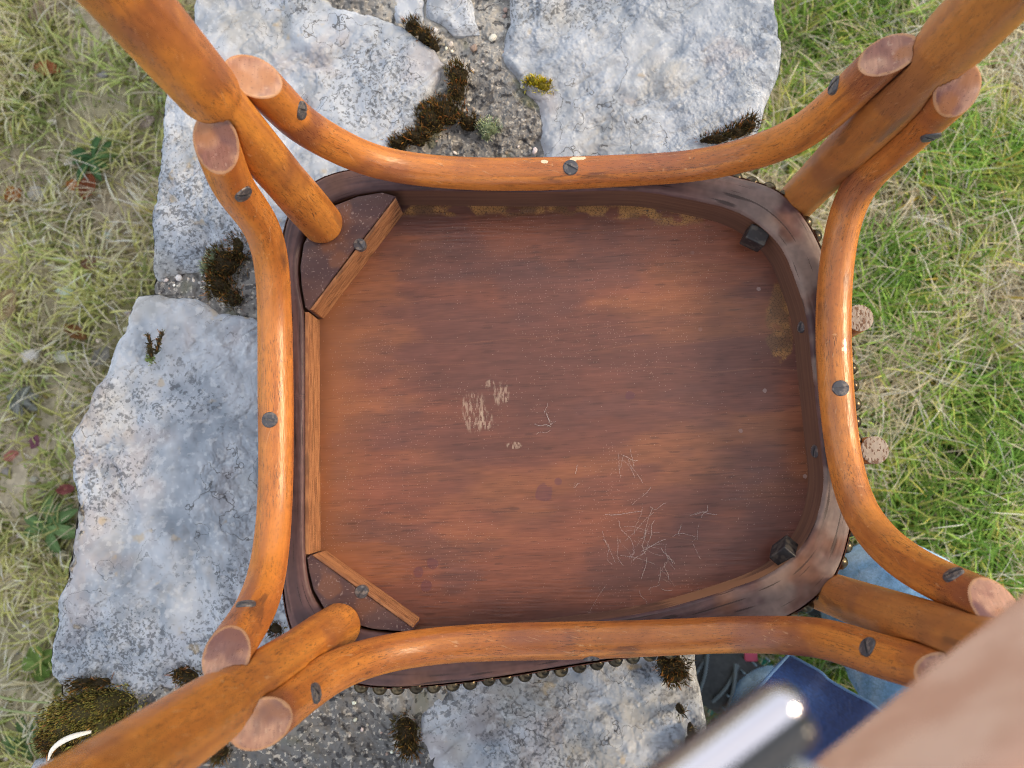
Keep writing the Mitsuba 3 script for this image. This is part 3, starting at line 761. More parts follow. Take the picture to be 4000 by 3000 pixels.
# braces: centre lines with heights above the seat frame
SEATS = []
BR = {
    'far': ([(990, 300, .164), (1066, 378, .138), (1175, 484, .100), (1300, 560, .068), (1446, 625, .040), (1627, 662, .022), (1880, 680, .0145), (2224, 676, .0127), (2531, 662, .0135), (2700, 649, .018), (2866, 618, .034), (3032, 566, .062), (3167, 494, .092), (3288, 390, .122), (3390, 292, .148), (3470, 215, .168)], .0125, .0118,
            'arched brace on the far side, two pale chips of bare wood by its middle screw', (1, 0), [(2225, 655)], [(1143, 390), (3283, 310)]),
    'front': ([(845, 560, .168), (866, 620, .152), (913, 732, .122), (1003, 855, .080), (1055, 994, .045), (1071, 1166, .022), (1076, 1446, .0132), (1078, 1700, .0127), (1073, 1980, .0145), (1048, 2215, .036), (1002, 2370, .075), (930, 2490, .125), (885, 2560, .155)], .0125, .0128,
              'arched brace at the front, glossy orange with a pinkish sheen', (0, 1), [(1054, 1645)], [(895, 712), (920, 2412)]),
    'rear': ([(3738, 352, .168), (3680, 408, .146), (3580, 500, .115), (3470, 605, .083), (3370, 705, .056), (3305, 840, .033), (3272, 1000, .019), (3255, 1250, .0132), (3266, 1525, .0127), (3300, 1800, .0155), (3345, 1965, .030), (3440, 2110, .058), (3580, 2220, .092), (3760, 2308, .135), (3885, 2365, .165)], .0122, .0122,
             'arched brace at the rear, a white paint fleck above its middle screw', (0, 1), [(3282, 1522)], [(3668, 510), (3790, 2272)]),
    'near': ([(1020, 2826, .167), (1136, 2736, .124), (1300, 2625, .078), (1490, 2557, .041), (1680, 2525, .022), (1933, 2508, .014), (2313, 2500, .0127), (2700, 2485, .0135), (2900, 2478, .019), (3043, 2480, .032), (3208, 2492, .058), (3341, 2530, .086), (3486, 2576, .116), (3613, 2610, .141), (3714, 2640, .160)], .0128, .0124,
             'arched brace on the near side, orange with dark flecks', (1, 0), [(2305, 2500)], [(1178, 2755), (3452, 2565)]),
}
for name, (cl, r0_, r1_, lab, along, mids, ends_) in BR.items():
    P = np.array([pt(a, b, ZS + h) for a, b, h in cl])
    P = cr(P, 150)
    g_ = np.exp(-((np.arange(-8, 9)) / 4.0) ** 2); g_ /= g_.sum()                     # a steamed bend has no kinks
    Q = np.vstack([2 * P[0] - P[8:0:-1], P, 2 * P[-1] - P[-2:-10:-1]])
    P = np.stack([np.convolve(Q[:, k], g_, 'valid') for k in range(3)], 1)
    s = np.linspace(0, 1, len(P))
    rad = (r0_ + (r1_ - r0_) * s) * (1 + 0.02 * np.sin(s * 17))
    t0, t1 = unit(P[0] - P[3]), unit(P[-1] - P[-4])
    chord = unit(P[-1] - P[0])
    n0, n1 = unit(t0 * .70 + chord * .62), unit(t1 * .70 - chord * .62)
    SEATS.append((P, float(rad.mean()), ((P[0], n0), (P[-1], n1))))
    m, uv, q0, q1 = sweep(P, rad, 40, cap=(False, False), ends=(n0, n1))
    k = obj('brace', m, 'm_wood', chair, smooth=True, uv=uv, label=lab)
    for q, nrm in ((q0, n0), (q1, n1)):
        fm_, fu_ = fan(q, .0007, nrm)
        obj('cut_end', fm_, 'm_cut', k, smooth=True, uv=fu_, label='flat oblique end of the brace')
    for (sx, sy), rr, big in [(mids[0], .0058, 0)] + [(e, .0058, 1) for e in ends_]:
        d = unit(ray(sx, sy))                                     # the screw sits where its sight line meets the round of the brace
        w = P - CAM; tt = w @ d
        dist = np.linalg.norm(w - tt[:, None] * d, axis=1)
        i = int(np.argmin(dist)); c0 = P[i]; tg = unit(P[min(i + 1, len(P) - 1)] - P[max(i - 1, 0)])
        off = CAM + d * tt[i] - c0; off -= tg * (off @ tg)
        R_ = rad[i]; side = min(np.linalg.norm(off), R_ * .93)
        back = -d - tg * (-d @ tg); back = unit(back - unit(off) * (back @ unit(off)) if np.linalg.norm(off) > 1e-6 else back)
        nr = unit((unit(off) * side if side > 1e-6 else 0) + back * math.sqrt(R_ ** 2 - side ** 2))
        obj('screw', put(screw_mesh(rr, {'far': -.5, 'front': -.2, 'rear': .15, 'near': 1.5}[name] + big * .8), frame_to(nr, [0, 1, 0.01]), c0 + tg * ((CAM + d * tt[i] - c0) @ tg) + nr * (R_ + .0001)), 'm_iron', k, smooth=30)
        
def carve(m, path, rad):
    """Sinks the leg's skin where a brace is let into it, as the joiner cut it."""
    v = np.array(m.vertices); ax_ = unit(path[-1] - path[0])
    t = (v - path[0]) @ ax_; c0 = path[0] + t[:, None] * ax_; d = v - c0
    for P, R_, cuts in SEATS:
        for c, nrm in cuts:
            near = np.linalg.norm(v - c, axis=1) < .09
            if not near.any(): continue
            idx = np.nonzero(near)[0]
            scale = np.ones(len(idx))
            tg = unit(P[0] - P[3]) if np.linalg.norm(c - P[0]) < 1e-6 else unit(P[-1] - P[-4])
            ext = np.vstack([P, c + tg * np.linspace(.001, .03, 24)[:, None]])
            from scipy.spatial import cKDTree
            tree = cKDTree(ext)
            for f_ in np.linspace(1, .35, 40):
                w = c0[idx] + d[idx] * f_
                dist, _ = tree.query(w)
                inside = (dist < R_ + .0002) & ((w - c) @ nrm < .0012)
                scale[inside] = f_ - .02
            v[idx] = c0[idx] + d[idx] * scale[:, None]
            d = v - c0
    m.vertices = v


for k in ('fl', 'fr'):
    hs = np.concatenate([[-.030, -.006, 0, .004], np.linspace(.01, .44, 260)])
    rad = .0161 - .0011 * np.clip((hs - .04) / .04, 0, 1) + .0023 / (1 + np.exp(-(hs - .182) / .0018))
    rad = np.where(hs < -.001, .0095, rad); rad = np.where(np.abs(hs) < .001, .0150, rad); rad = np.where(np.abs(hs - .004) < .001, .0162, rad)
    path = np.array([leg_axis(k, h) for h in hs])
    m, uv, _, _ = sweep(path, rad, 72)
    carve(m, path, rad)
    obj('front_leg', m, 'm_leg', chair, smooth=True, uv=uv, label='front leg, glossy orange brown, pegged into the seat corner' if k == 'fl' else 'front leg with dark worn streaks along it')
for k in ('rl', 'rr'):
    hs = np.linspace(-.10, .44, 320)
    rad = .0155 + .0012 * np.clip((hs - .02) / .14, 0, 1) + .0014 / (1 + np.exp(-(hs - .186) / .0018))
    path = np.array([leg_axis(k, h) for h in hs])
    m, uv, _, _ = sweep(path, rad, 72)
    carve(m, path, rad)
    obj('rear_leg', m, 'm_leg', chair, smooth=True, uv=uv, label='rear leg running down past the seat into the backrest')

# ------------------------------------------------------------------ moss and lichen cushions
def blades(base, length, width, az, bend, colA, colB, seg=4, up=1.0, nrm=None, taper=0.9):
    """n blades as one mesh: base (n,3), bending over towards az; colours run from colA at the foot to colB at the tip."""
    n = len(base)
    t = np.linspace(0, 1, seg + 1)
    ang = np.minimum(bend[:, None] * (0.25 + 0.75 * t[None]), 2.4)                # lean from upright
    ds = length[:, None] / seg
    hor = np.cumsum(np.sin(ang) * ds, 1) - np.sin(ang[:, :1]) * ds
    ver = np.cumsum(np.cos(ang) * ds, 1) - np.cos(ang[:, :1]) * ds
    d = np.stack([np.cos(az), np.sin(az)], 1)
    mid_ = np.concatenate([base[:, None, :2] + d[:, None] * hor[..., None], (base[:, 2:3] + ver * up)[..., None]], -1)
    side = np.stack([-d[:, 1], d[:, 0]], 1)
    tw = 0.6 * np.sin(az * 7)[:, None]
    w = width[:, None] * (1 - taper * t[None] ** 1.6) / 2
    sv = np.concatenate([side[:, None] * w[..., None] * np.cos(tw)[..., None], (w * np.sin(tw))[..., None]], -1)
    V = np.stack([mid_ - sv, mid_ + sv], 2).reshape(n, -1, 3)
    C = colA[:, None] + (colB - colA)[:, None] * t[None, :, None]
    C = np.repeat(C[:, :, None], 2, 2).reshape(n, -1, 3)
    k = 2 * (seg + 1); F = []
    for i in range(seg):
        F += [[2 * i, 2 * i + 1, 2 * i + 3], [2 * i, 2 * i + 3, 2 * i + 2]]
    F = (np.array(F)[None] + (np.arange(n) * k)[:, None, None]).reshape(-1, 3)
    return V.reshape(-1, 3), F, C.reshape(-1, 3)


def join(*parts):
    V, F, C, o = [], [], [], 0
    for v, f, c in parts:
        V.append(v); F.append(f + o); C.append(c); o += len(v)
    return trimesh.Trimesh(np.vstack(V), np.vstack(F), process=False), np.vstack(C)


def var(rng, n, c, s=.25, h=.12):
    c = np.asarray(c, float)
    return np.clip(c * np.exp(rng.normal(0, s, (n, 1))) * np.exp(rng.normal(0, h, (n, 3))), .004, .9)


STYLE = {  # foot, tip, share of bright tips, bright tip, blade length, width
    'dark': ((.030, .022, .010), (.095, .070, .022), .13, (.42, .17, .035), .0060, .0008),
    'olive': ((.04, .034, .012), (.27, .235, .06), .04, (.30, .17, .05), .0042, .0012),
    'gold': ((.14, .12, .015), (.55, .45, .025), .08, (.20, .10, .03), .005, .0012),
    'grey': ((.15, .19, .11), (.46, .53, .36), .08, (.42, .45, .10), .0042, .0008),
}


def moss(label, style, spots, seed, dens=1.0, lift=0.0):
    """spots: (px, py, radius in px across, radius in px along) blobs on the wall top."""
    q = np.random.default_rng(seed)
    ca, cb, fr, ct, L, W = STYLE[style]
    parts = []
    for (px, py, rx, ry) in spots:
        c = pt(px, py, ZW - .004 + lift); sx, sy = rx * .635 / FPX, ry * .635 / FPX
        th = np.linspace(0, 2 * np.pi, 26, endpoint=False); ph = np.linspace(0, 1, 7)
        wob_ = 1 + .22 * (meshkit.noise(np.column_stack([np.cos(th) * 2 + seed, np.sin(th) * 2, np.zeros(26)]), seed) - .5) * 2
        H = .006 + .3 * min(sx, sy)
        H = min(H, .009)
        V = np.vstack([np.column_stack([c[0] + np.cos(th) * sx * wob_ * r * .92, c[1] + np.sin(th) * sy * wob_ * r * .92, np.full(26, c[2] - .008 + (H + .008) * math.sqrt(max(0, 1 - r * r)))]) for r in ph[1:]] + [[[c[0], c[1], c[2] + H]]])
        F = []
        for i in range(5):
            for j in range(26):
                k = (j + 1) % 26
                F += [[(i) * 26 + j, (i + 1) * 26 + j, (i + 1) * 26 + k], [i * 26 + j, (i + 1) * 26 + k, i * 26 + k]]
        for j in range(26): F.append([j, (j + 1) % 26, 156])
        parts.append((V, np.array(F), np.tile(np.array(ca), (len(V), 1))))
        n = int(dens * np.pi * sx * sy / 1.3e-6 * (1.1 if style in ('dark', 'olive') else 1.2))
        a = q.uniform(0, 2 * np.pi, n); r = np.sqrt(q.uniform(0, 1, n))
        wv = np.interp(a, np.r_[th, 2 * np.pi], np.r_[wob_, wob_[0]])
        lim = 1 + np.abs(q.normal(0, .10, n))
        base = np.column_stack([c[0] + np.cos(a) * r * sx * wv * lim, c[1] + np.sin(a) * r * sy * wv * lim, c[2] - .002 + H * np.sqrt(np.clip(1 - r * r, 0, 1))])
        az = a + q.normal(0, .9, n); bend = np.clip(.2 + .8 * r ** 2 + q.normal(0, .3, n), .02, 1.6)
        cA, cB = var(q, n, ca, .3), var(q, n, cb, .4)
        tip = q.random(n) < fr; cB[tip] = var(q, int(tip.sum()), ct, .25)
        ln = L * q.uniform(.6, 1.3, n); ln[tip] *= 1.25
        parts.append(blades(base, ln, W * q.uniform(.7, 1.3, n), az, bend, cA, cB, 3))
    m, c = join(*parts)
    return obj('moss_clump' if style in ('dark', 'olive') else 'moss_cushion', m, 'm_vcol', color=c, label=label, cat='moss')


moss('small dark brown moss clump in the upper crack beside the small pale stones', 'dark', [(1615, 100, 38, 26), (1665, 145, 38, 24), (1695, 170, 22, 20)], 1, lift=.004)
moss('dark moss clump with orange tips, upright oval between the two big upper stones', 'dark', [(1790, 300, 48, 60), (1785, 360, 38, 45)], 2)
moss('broad dark moss clump with orange tips spreading down to the far brace', 'dark', [(1740, 440, 80, 55), (1690, 470, 75, 60), (1620, 540, 75, 35), (1555, 565, 50, 25), (1830, 480, 45, 30)], 3)
moss('bright yellow green moss cushion beside the large upper right stone', 'gold', [(2085, 330, 42, 32), (2118, 345, 38, 36)], 4)
moss('round grey green moss cushion on the mortar', 'grey', [(1905, 505, 44, 42)], 5)
moss('dark moss along the lower edge of the upper right stone', 'dark', [(2790, 545, 70, 22), (2870, 520, 60, 28), (2920, 490, 40, 40)], 6, lift=.008)
moss('black brown moss clump with orange tips behind the front brace', 'dark', [(880, 1035, 90, 75), (940, 960, 60, 70), (860, 1120, 60, 55), (920, 1170, 45, 40)], 7)
moss('grey green moss patch at the upper left of the black brown clump', 'grey', [(840, 1015, 34, 38), (810, 1045, 24, 26)], 8)
moss('large olive green moss mat at the lower left end of the wall', 'olive', [(330, 2780, 150, 75), (420, 2745, 120, 60), (260, 2840, 95, 80), (420, 2830, 110, 55)], 9)
moss('blackish moss fringe below the olive mat', 'dark', [(205, 2890, 50, 45), (240, 2925, 60, 30)], 10)
moss('thin blackish moss fringe along the top of the olive mat', 'dark', [(320, 2668, 60, 20), (390, 2665, 45, 18)], 18, lift=.002)
moss('small dark moss tuft beside the cut end of the front brace', 'dark', [(735, 2640, 48, 32), (700, 2625, 22, 18)], 11)
moss('dark moss clump on the right end of the lower stone', 'dark', [(2620, 2600, 55, 50), (2630, 2640, 45, 35)], 12, lift=.004)
moss('dark moss clump in the joint at the left of the lower stone', 'dark', [(1590, 2855, 48, 65), (1600, 2920, 35, 40)], 13)
moss('dark moss clump under the front leg near the picture bottom', 'dark', [(860, 2930, 48, 40)], 14)
moss('little dark moss between chair seat and lower front leg', 'dark', [(1085, 2450, 40, 30)], 15)
moss('thin dark moss in a crack at the right of the lower stone', 'dark', [(2705, 2865, 15, 30), (2695, 2915, 14, 25), (2660, 2775, 16, 16)], 16, lift=.006)
# the lone sprig: two leafy shoots on the left stone
q = np.random.default_rng(17); prt = []
for (x0, y0), (x1, y1), n in (((598, 1400), (585, 1310), 90), ((610, 1385), (637, 1305), 70)):
    s = q.random(n); c = np.array([pt(x0 + (x1 - x0) * t, y0 + (y1 - y0) * t, ZW + .005 + .008 * t) for t in s])
    dirv = pt(x1, y1, ZW) - pt(x0, y0, ZW); az = math.atan2(dirv[1], dirv[0]) + q.normal(0, .8, n)
    cb = var(q, n, (.05, .04, .015), .4); tp = q.random(n) < .12; cb[tp] = (.33, .15, .04)
    prt.append(blades(c, .0055 * q.uniform(.7, 1.3, n), .0015 * np.ones(n), az, q.uniform(.9, 1.4, n), var(q, n, (.02, .015, .01)), cb, 3))
c = np.array([pt(590 + q.normal(0, 9), 1402 + q.normal(0, 10), ZW + .004) for _ in range(90)])
prt.append(blades(c, .004 * np.ones(90), .0012 * np.ones(90), q.uniform(0, 6.3, 90), q.uniform(0, 1, 90), var(q, 90, (.06, .09, .03)), var(q, 90, (.22, .30, .09)), 2))
m, c = join(*prt)
obj('moss_sprig', m, 'm_vcol', color=c, label='tiny forked dark moss sprig standing alone on the large left stone', cat='moss')

# pebbles in the mortar and a white curved fragment
q = np.random.default_rng(23); ico = trimesh.creation.icosphere(1, 1.0); PV, PF, PC, o = [], [], [], 0
spots = [(1760, 175), (1725, 70), (1700, 120), (1975, 40), (1970, 65), (1845, 275), (1900, 115), (2040, 340), (1925, 150), (1850, 430), (2090, 590), (1705, 555), (1850, 190), (1935, 300), (700, 1085), (650, 1095), (1110, 2430)]
spots += [(q.uniform(1720, 2080), q.uniform(150, 600)) for _ in range(60)] + [(q.uniform(850, 1620), q.uniform(2740, 3000)) for _ in range(70)] + [(q.uniform(620, 860), q.uniform(1075, 1130)) for _ in range(25)]
for i, (a_, b_) in enumerate(spots):
    r = q.uniform(.0016, .0032) if i < 17 else q.uniform(.0007, .0015)
    v = ico.vertices * [r * q.uniform(.8, 1.5), r, r * .7] * (1 + .15 * q.normal(size=(len(ico.vertices), 1)))
    an = q.uniform(0, 3.1); R2 = np.array([[math.cos(an), -math.sin(an), 0], [math.sin(an), math.cos(an), 0], [0, 0, 1]])
    PV.append(v @ R2.T + pt(a_, b_, ZW - .008) + [0, 0, r * .3]); PF.append(ico.faces + o); o += len(v)
    PC.append(np.tile(var(q, 1, (.58, .55, .50) if q.random() < .7 else (.30, .24, .2), .2, .05), (len(v), 1)))
obj('mortar_grit', trimesh.Trimesh(np.vstack(PV), np.vstack(PF), process=False), 'm_pebble', color=np.vstack(PC), smooth=True, kind='stuff', label='white grit and small pebbles bedded in the mortar', cat='grit')
cp = cr(np.array([pt(188, 2972, ZW + .012), pt(205, 2930, ZW + .013), pt(245, 2895, ZW + .013), pt(300, 2872, ZW + .012), pt(350, 2862, ZW + .008)]), 40)
m, uv, _, _ = sweep(cp, .0022 * np.sin(np.linspace(.15, 2.6, 40)), 12)
m.vertices[:, 2] = cp[0, 2] + (m.vertices[:, 2] - cp[0, 2]) * 1.6
obj('white_fragment', m, 'm_shell', smooth=True, label='white curved fragment half hidden behind the lower left chair leg', cat='fragment')

# ------------------------------------------------------------------ grass, weeds, leaves
def out_of_wall(P, pad=.0):
    a, b = wall_x(P[:, 1])
    return (P[:, 0] < a + .03 - pad) | (P[:, 0] > b - .03 + pad)


def tufts(q, n_t, per, box, spread):
    c = np.column_stack([q.uniform(box[0], box[1], n_t), q.uniform(box[2], box[3], n_t)])
    i = np.repeat(np.arange(n_t), per)
    d = q.normal(0, spread, (len(i), 2))
    return c[i] + d, d, i


def lawn(q, P, d, i, n_t, Lr, Wr, cols, outw=1.0, seg=4, bend=(.3, 1.3)):
    keep = out_of_wall(P); P, d, i = P[keep], d[keep], i[keep]
    n = len(P)
    tone = q.normal(0, .22, (n_t, 1)); pick = q.random(n_t)[i] * .75 + q.random(n) * .25
    edges = np.cumsum([c[0] for c in cols]); edges = edges / edges[-1]
    which = np.searchsorted(edges, pick).clip(0, len(cols) - 1)
    cA = np.array([c[1] for c in cols])[which] * np.exp(tone[i]) * np.exp(q.normal(0, .18, (n, 1)))
    cB = np.array([c[2] for c in cols])[which] * np.exp(tone[i]) * np.exp(q.normal(0, .22, (n, 1)))
    az = np.arctan2(d[:, 1], d[:, 0]) + q.normal(0, .7, n)
    base = np.column_stack([P, ground_z(P[:, 0], P[:, 1]) - .003])
    return blades(base, q.uniform(*Lr, n), q.uniform(*Wr, n), az, q.uniform(*bend, n), np.clip(cA, 0, .9), np.clip(cB, 0, .9), seg)


GREEN = [(3, (.15, .30, .07), (.26, .46, .11)), (3, (.19, .33, .07), (.36, .54, .13)), (2, (.32, .37, .10), (.60, .62, .19)), (.7, (.55, .42, .12), (.80, .62, .16))]
DRY = [(3, (.58, .49, .34), (.86, .77, .57)), (2, (.70, .62, .47), (.90, .83, .67)), (1, (.40, .32, .22), (.62, .53, .39))]
LEFT = [(2.5, (.32, .39, .14), (.50, .57, .23)), (2.5, (.46, .47, .17), (.78, .75, .33)), (2.4, (.58, .50, .32), (.86, .77, .54)), (.6, (.68, .54, .18), (.86, .74, .28))]
q = np.random.default_rng(31)
right = (.12, 1.25, -.75, 1.05); left = (-1.25, -.30, -.75, 1.05)


def zone(P, lo, hi, inv=False, f=8.0):
    """Chance that a blade stands here: green clumps about a hand wide with thatch between them."""
    m = meshkit.fbm(np.column_stack([P * f, np.full(len(P), 3.3)]), 2, 41)
    t = np.clip((m - lo) / (hi - lo), 0, 1)
    return 1 - t if inv else t


CLUMPS = [(3250, 60, 210), (3500, 20, 150), (3080, 430, 150), (3150, 580, 100), (3620, 570, 150), (3850, 620, 200), (3500, 1150, 190), (3630, 1060, 150), (3900, 830, 120), (3430, 1010, 110), (3850, 1750, 250), (3600, 1800, 190), (3960, 1500, 140),
          (3540, 2050, 200), (3900, 2150, 240), (3380, 1950, 120), (3780, 1420, 90), (3700, 230, 90)]
CL = np.array([(*pt(a, b, .03)[:2], r * 1.02 / FPX) for a, b, r in CLUMPS])


def clump_zone(P):
    w = .012 * (meshkit.fbm(np.column_stack([P * 40, np.zeros(len(P))]), 2, 4) - .5) * 6
    dd = (np.linalg.norm(P[:, None] - CL[None, :, :2], axis=2) - CL[None, :, 2]).min(1) + w
    far_ = (P[:, 0] > pt(4150, 1500, .03)[0]) | (P[:, 1] > pt(3500, -150, .03)[1]) | (P[:, 1] < pt(3500, 2400, .03)[1])
    return np.where(far_, zone(P, .47, .55, f=7), np.clip(.5 - dd / .03, 0, 1))


def pick(q, P, d, i, w):
    k = q.random(len(P)) < w
    return P[k], d[k], i[k]


P, d, i = tufts(q, 1000, 90, right, .024)
P, d, i = pick(q, P, d, i, .05 + .95 * clump_zone(P))
g1 = lawn(q, P, d, i, 1000, (.045, .105), (.0030, .0060), GREEN, bend=(.6, 1.6))
P, d, i = tufts(q, 620, 66, left, .020)
P, d, i = pick(q, P, d, i, .2 + .8 * zone(P, .42, .56, f=9))
g2 = lawn(q, P, d, i, 620, (.022, .058), (.0026, .0048), LEFT, bend=(1.0, 1.7))
m, c = join(g1, g2)
obj('grass', m, 'm_grass', color=c, kind='stuff', label='tufts of short green and yellowing grass on both sides of the wall', cat='grass')
P, d, i = tufts(q, 1100, 70, right, .05)
P, d, i = pick(q, P, d, i, 1 - .93 * clump_zone(P))
h1 = lawn(q, P, d, i, 1100, (.05, .13), (.0015, .0032), DRY, bend=(1.25, 1.75), seg=6)
P, d, i = tufts(q, 420, 13, left, .05)
h2 = lawn(q, P, d, i, 420, (.03, .08), (.0013, .0030), DRY, bend=(1.25, 1.7), seg=4)
m, c = join(h1, h2)
obj('dry_grass', m, 'm_grass', color=c, kind='stuff', label='pale dry grass thatch lying between the green tufts', cat='grass')
# moss film and tiny ground cover on the left
P, d, i = tufts(q, 900, 30, left, .014)
keep = out_of_wall(P); P, d = P[keep], d[keep]; n = len(P)
base = np.column_stack([P, ground_z(P[:, 0], P[:, 1]) + .001])
v = blades(base, q.uniform(.004, .010, n), q.uniform(.002, .005, n), q.uniform(0, 6.3, n), q.uniform(.6, 1.5, n), var(q, n, (.22, .25, .08)), var(q, n, (.36, .40, .13)), 2)
m, c = join(v)
obj('ground_cover', m, 'm_grass', color=c, kind='stuff', label='low mossy green ground cover on the left', cat='ground cover')
ST, SF, SC, o = [], [], [], 0
for _ in range(700):
    a_ = np.array([[q.uniform(*left[:2]), q.uniform(*left[2:])]])
    if not out_of_wall(a_)[0]: continue
    r = q.uniform(.002, .006) if q.random() < .93 else q.uniform(.006, .012)
    v = ico.vertices * [r * q.uniform(.9, 1.5), r, r * .6] * (1 + .15 * q.normal(size=(len(ico.vertices), 1)))
    ST.append(v + [a_[0, 0], a_[0, 1], float(ground_z(a_[0, 0], a_[0, 1])) + r * .3]); SF.append(ico.faces + o); o += len(v)
    SC.append(np.tile(var(q, 1, (.42, .39, .35), .3, .06), (len(v), 1)))
obj('gravel', trimesh.Trimesh(np.vstack(ST), np.vstack(SF), process=False), 'm_pebble', color=np.vstack(SC), smooth=True, kind='stuff', label='small pale stones scattered in the thin grass', cat='gravel')


def leaf(label, px, py, L, W, az, colr, seed, cat='leaf', lift=.012, curl=.35, name='fallen_leaf'):
    q = np.random.default_rng(seed); nu, nv = 11, 7
    u, v = np.meshgrid(np.linspace(0, 1, nu), np.linspace(-1, 1, nv), indexing='ij')
    w = np.sin(np.pi * np.clip(u * .97 + .015, 0, 1)) ** .7 * (1 + .12 * np.sin(u * 31))
    x, y = (u - .5) * L, v * w * W / 2
    z = curl * np.abs(y) * 1.0 + .25 * L * (u - .5) ** 2 + .002 * q.normal(size=u.shape)
    p0 = pt(px, py, .03); p0[2] = float(ground_z(p0[0], p0[1])) + lift
    ca, sa = math.cos(az), math.sin(az)
    V = np.stack([p0[0] + x * ca - y * sa, p0[1] + x * sa + y * ca, p0[2] + z], -1).reshape(-1, 3)
    ii, jj = np.meshgrid(np.arange(nu - 1), np.arange(nv - 1), indexing='ij')
    Q = np.stack([ii * nv + jj, (ii + 1) * nv + jj, (ii + 1) * nv + jj + 1, ii * nv + jj + 1], -1).reshape(-1, 4)
    vein = (np.abs(v) < .2).ravel()
    C = np.tile(np.array(colr), (len(V), 1)) * np.exp(q.normal(0, .12, (len(V), 1))); C[vein] *= 1.25
    F = np.vstack([Q[:, [0, 1, 2]], Q[:, [0, 2, 3]]])
    return obj(name, trimesh.Trimesh(V, F, process=False), 'm_grass', color=np.clip(C, 0, .9), smooth=True, label=label, cat=cat)


leaf('curled red brown fallen leaf in the grass left of the wall, upper one', 325, 715, .040, .026, 1.4, (.24, .085, .045), 1)
leaf('orange brown fallen leaf near the top left corner of the picture', 165, 250, .042, .022, -.2, (.42, .17, .085), 2)
leaf('pale fallen leaf at the very top left edge', 140, 22, .045, .035, .3, (.40, .31, .23), 3)
leaf('small orange fallen leaf at the left picture edge', 22, 745, .026, .024, .6, (.40, .17, .06), 4)
leaf('small orange round leaf beside the curled red brown leaf', 262, 708, .018, .016, 0, (.48, .22, .08), 5)
leaf('dark red brown leaf among the thin grass left of the moss', 330, 1015, .030, .020, .1, (.22, .12, .08), 6)
leaf('long brown fallen leaf close to the large left stone', 260, 1285, .040, .018, -.5, (.25, .13, .06), 7)
leaf('beige fallen leaf at the left edge, beside thin grass', 8, 1185, .045, .034, 1.3, (.46, .35, .22), 8)
leaf('grey fallen leaf lying against the large left stone', 372, 1385, .034, .022, .9, (.28, .27, .25), 9)
leaf('reddish weed leaf by the edge of the large left stone', 245, 1912, .026, .014, .2, (.30, .11, .11), 10, lift=.02)
leaf('purple red weed leaf above the reddish one', 125, 1725, .020, .014, 1.2, (.26, .12, .17), 11, lift=.02)
leaf('pink weed leaf at the left, low in the grass', 38, 1780, .022, .014, .5, (.48, .22, .19), 12, lift=.02)
leaf('small pale leaf in the grass below the top left leg', 560, 462, .024, .018, .6, (.42, .35, .30), 13)


def rosette(label, px, py, R, n, seed, ca, cb, w=.32):
    q = np.random.default_rng(seed); prt = []
    R = R * .8; p0 = pt(px, py, .03); z0 = float(ground_z(p0[0], p0[1])) + .006
    for i in range(n):
        az = i * 2.39996 + q.normal(0, .2); L = R * q.uniform(.65, 1.05)
        u, v = np.meshgrid(np.linspace(0, 1, 8), np.linspace(-1, 1, 5), indexing='ij')
        ww = np.sin(np.pi * np.clip(u * .9 + .08, 0, 1)) ** .8 * (.35 + .65 * u)
        x, y = u * L, v * ww * L * w; z = .35 * np.abs(y) + L * (.55 * u - .55 * u * u) * q.uniform(.4, 1.2)
        V = np.stack([p0[0] + x * math.cos(az) - y * math.sin(az), p0[1] + x * math.sin(az) + y * math.cos(az), z0 + z + .0008 * i], -1).reshape(-1, 3)
        ii, jj = np.meshgrid(np.arange(7), np.arange(4), indexing='ij')
        Q = np.stack([ii * 5 + jj, (ii + 1) * 5 + jj, (ii + 1) * 5 + jj + 1, ii * 5 + jj + 1], -1).reshape(-1, 4)
        c = np.asarray(ca) + (np.asarray(cb) - np.asarray(ca)) * q.random()
        C = np.tile(c, (40, 1)); C[(np.abs(v) < .1).ravel()] *= 1.4
        prt.append((V, np.vstack([Q[:, [0, 1, 2]], Q[:, [0, 2, 3]]]), C))
    m, c = join(*prt)
    return obj('weed_rosette', m, 'm_grass', color=c, smooth=True, label=label, cat='weed')


G1, G2 = (.09, .16, .07), (.18, .27, .12)
rosette('dark green weed rosette in the grass beside the upper left leg', 335, 600, .050, 11, 1, (.07, .15, .07), (.13, .23, .09), .22)
rosette('pale green weed rosette at the left of the large stone', 165, 2060, .055, 14, 2, (.12, .22, .09), (.22, .34, .15), .26)
rosette('grey violet weed at the left edge halfway down', 60, 1560, .030, 16, 3, (.22, .24, .22), (.32, .32, .32), .3)
rosette('light green weed beside the olive moss mat', 120, 2610, .036, 7, 7, (.12, .20, .05), (.2, .3, .09), .5)
rosette('green weed at the bottom left, below the olive moss', 60, 2900, .045, 9, 8, G1, G2, .35)
# long pale stalk leaning over the moss at the lower left
for k_, (a_, b_) in enumerate((((-60, 2690), (190, 2745)), ((-60, 2735), (190, 2790)))):
    pa, pb = pt(*a_, .20), pt(*b_, .30)
    sp = cr(np.array([pt(-300, 2640, .02), pt(-160, 2660, .13), pa, (pa + pb) / 2 + [0, 0, .012], pb]), 40)
    m, uv, _, _ = sweep(sp, .0026 * np.linspace(1, .35, 40), 8)
    obj('grass_stalk', m, 'm_vcol', color=np.tile([.24, .28, .13], (len(m.vertices), 1)), smooth=True, label='long pale grass stalk leaning in from the left, %s of the two' % ('upper', 'lower')[k_], cat='grass stalk')

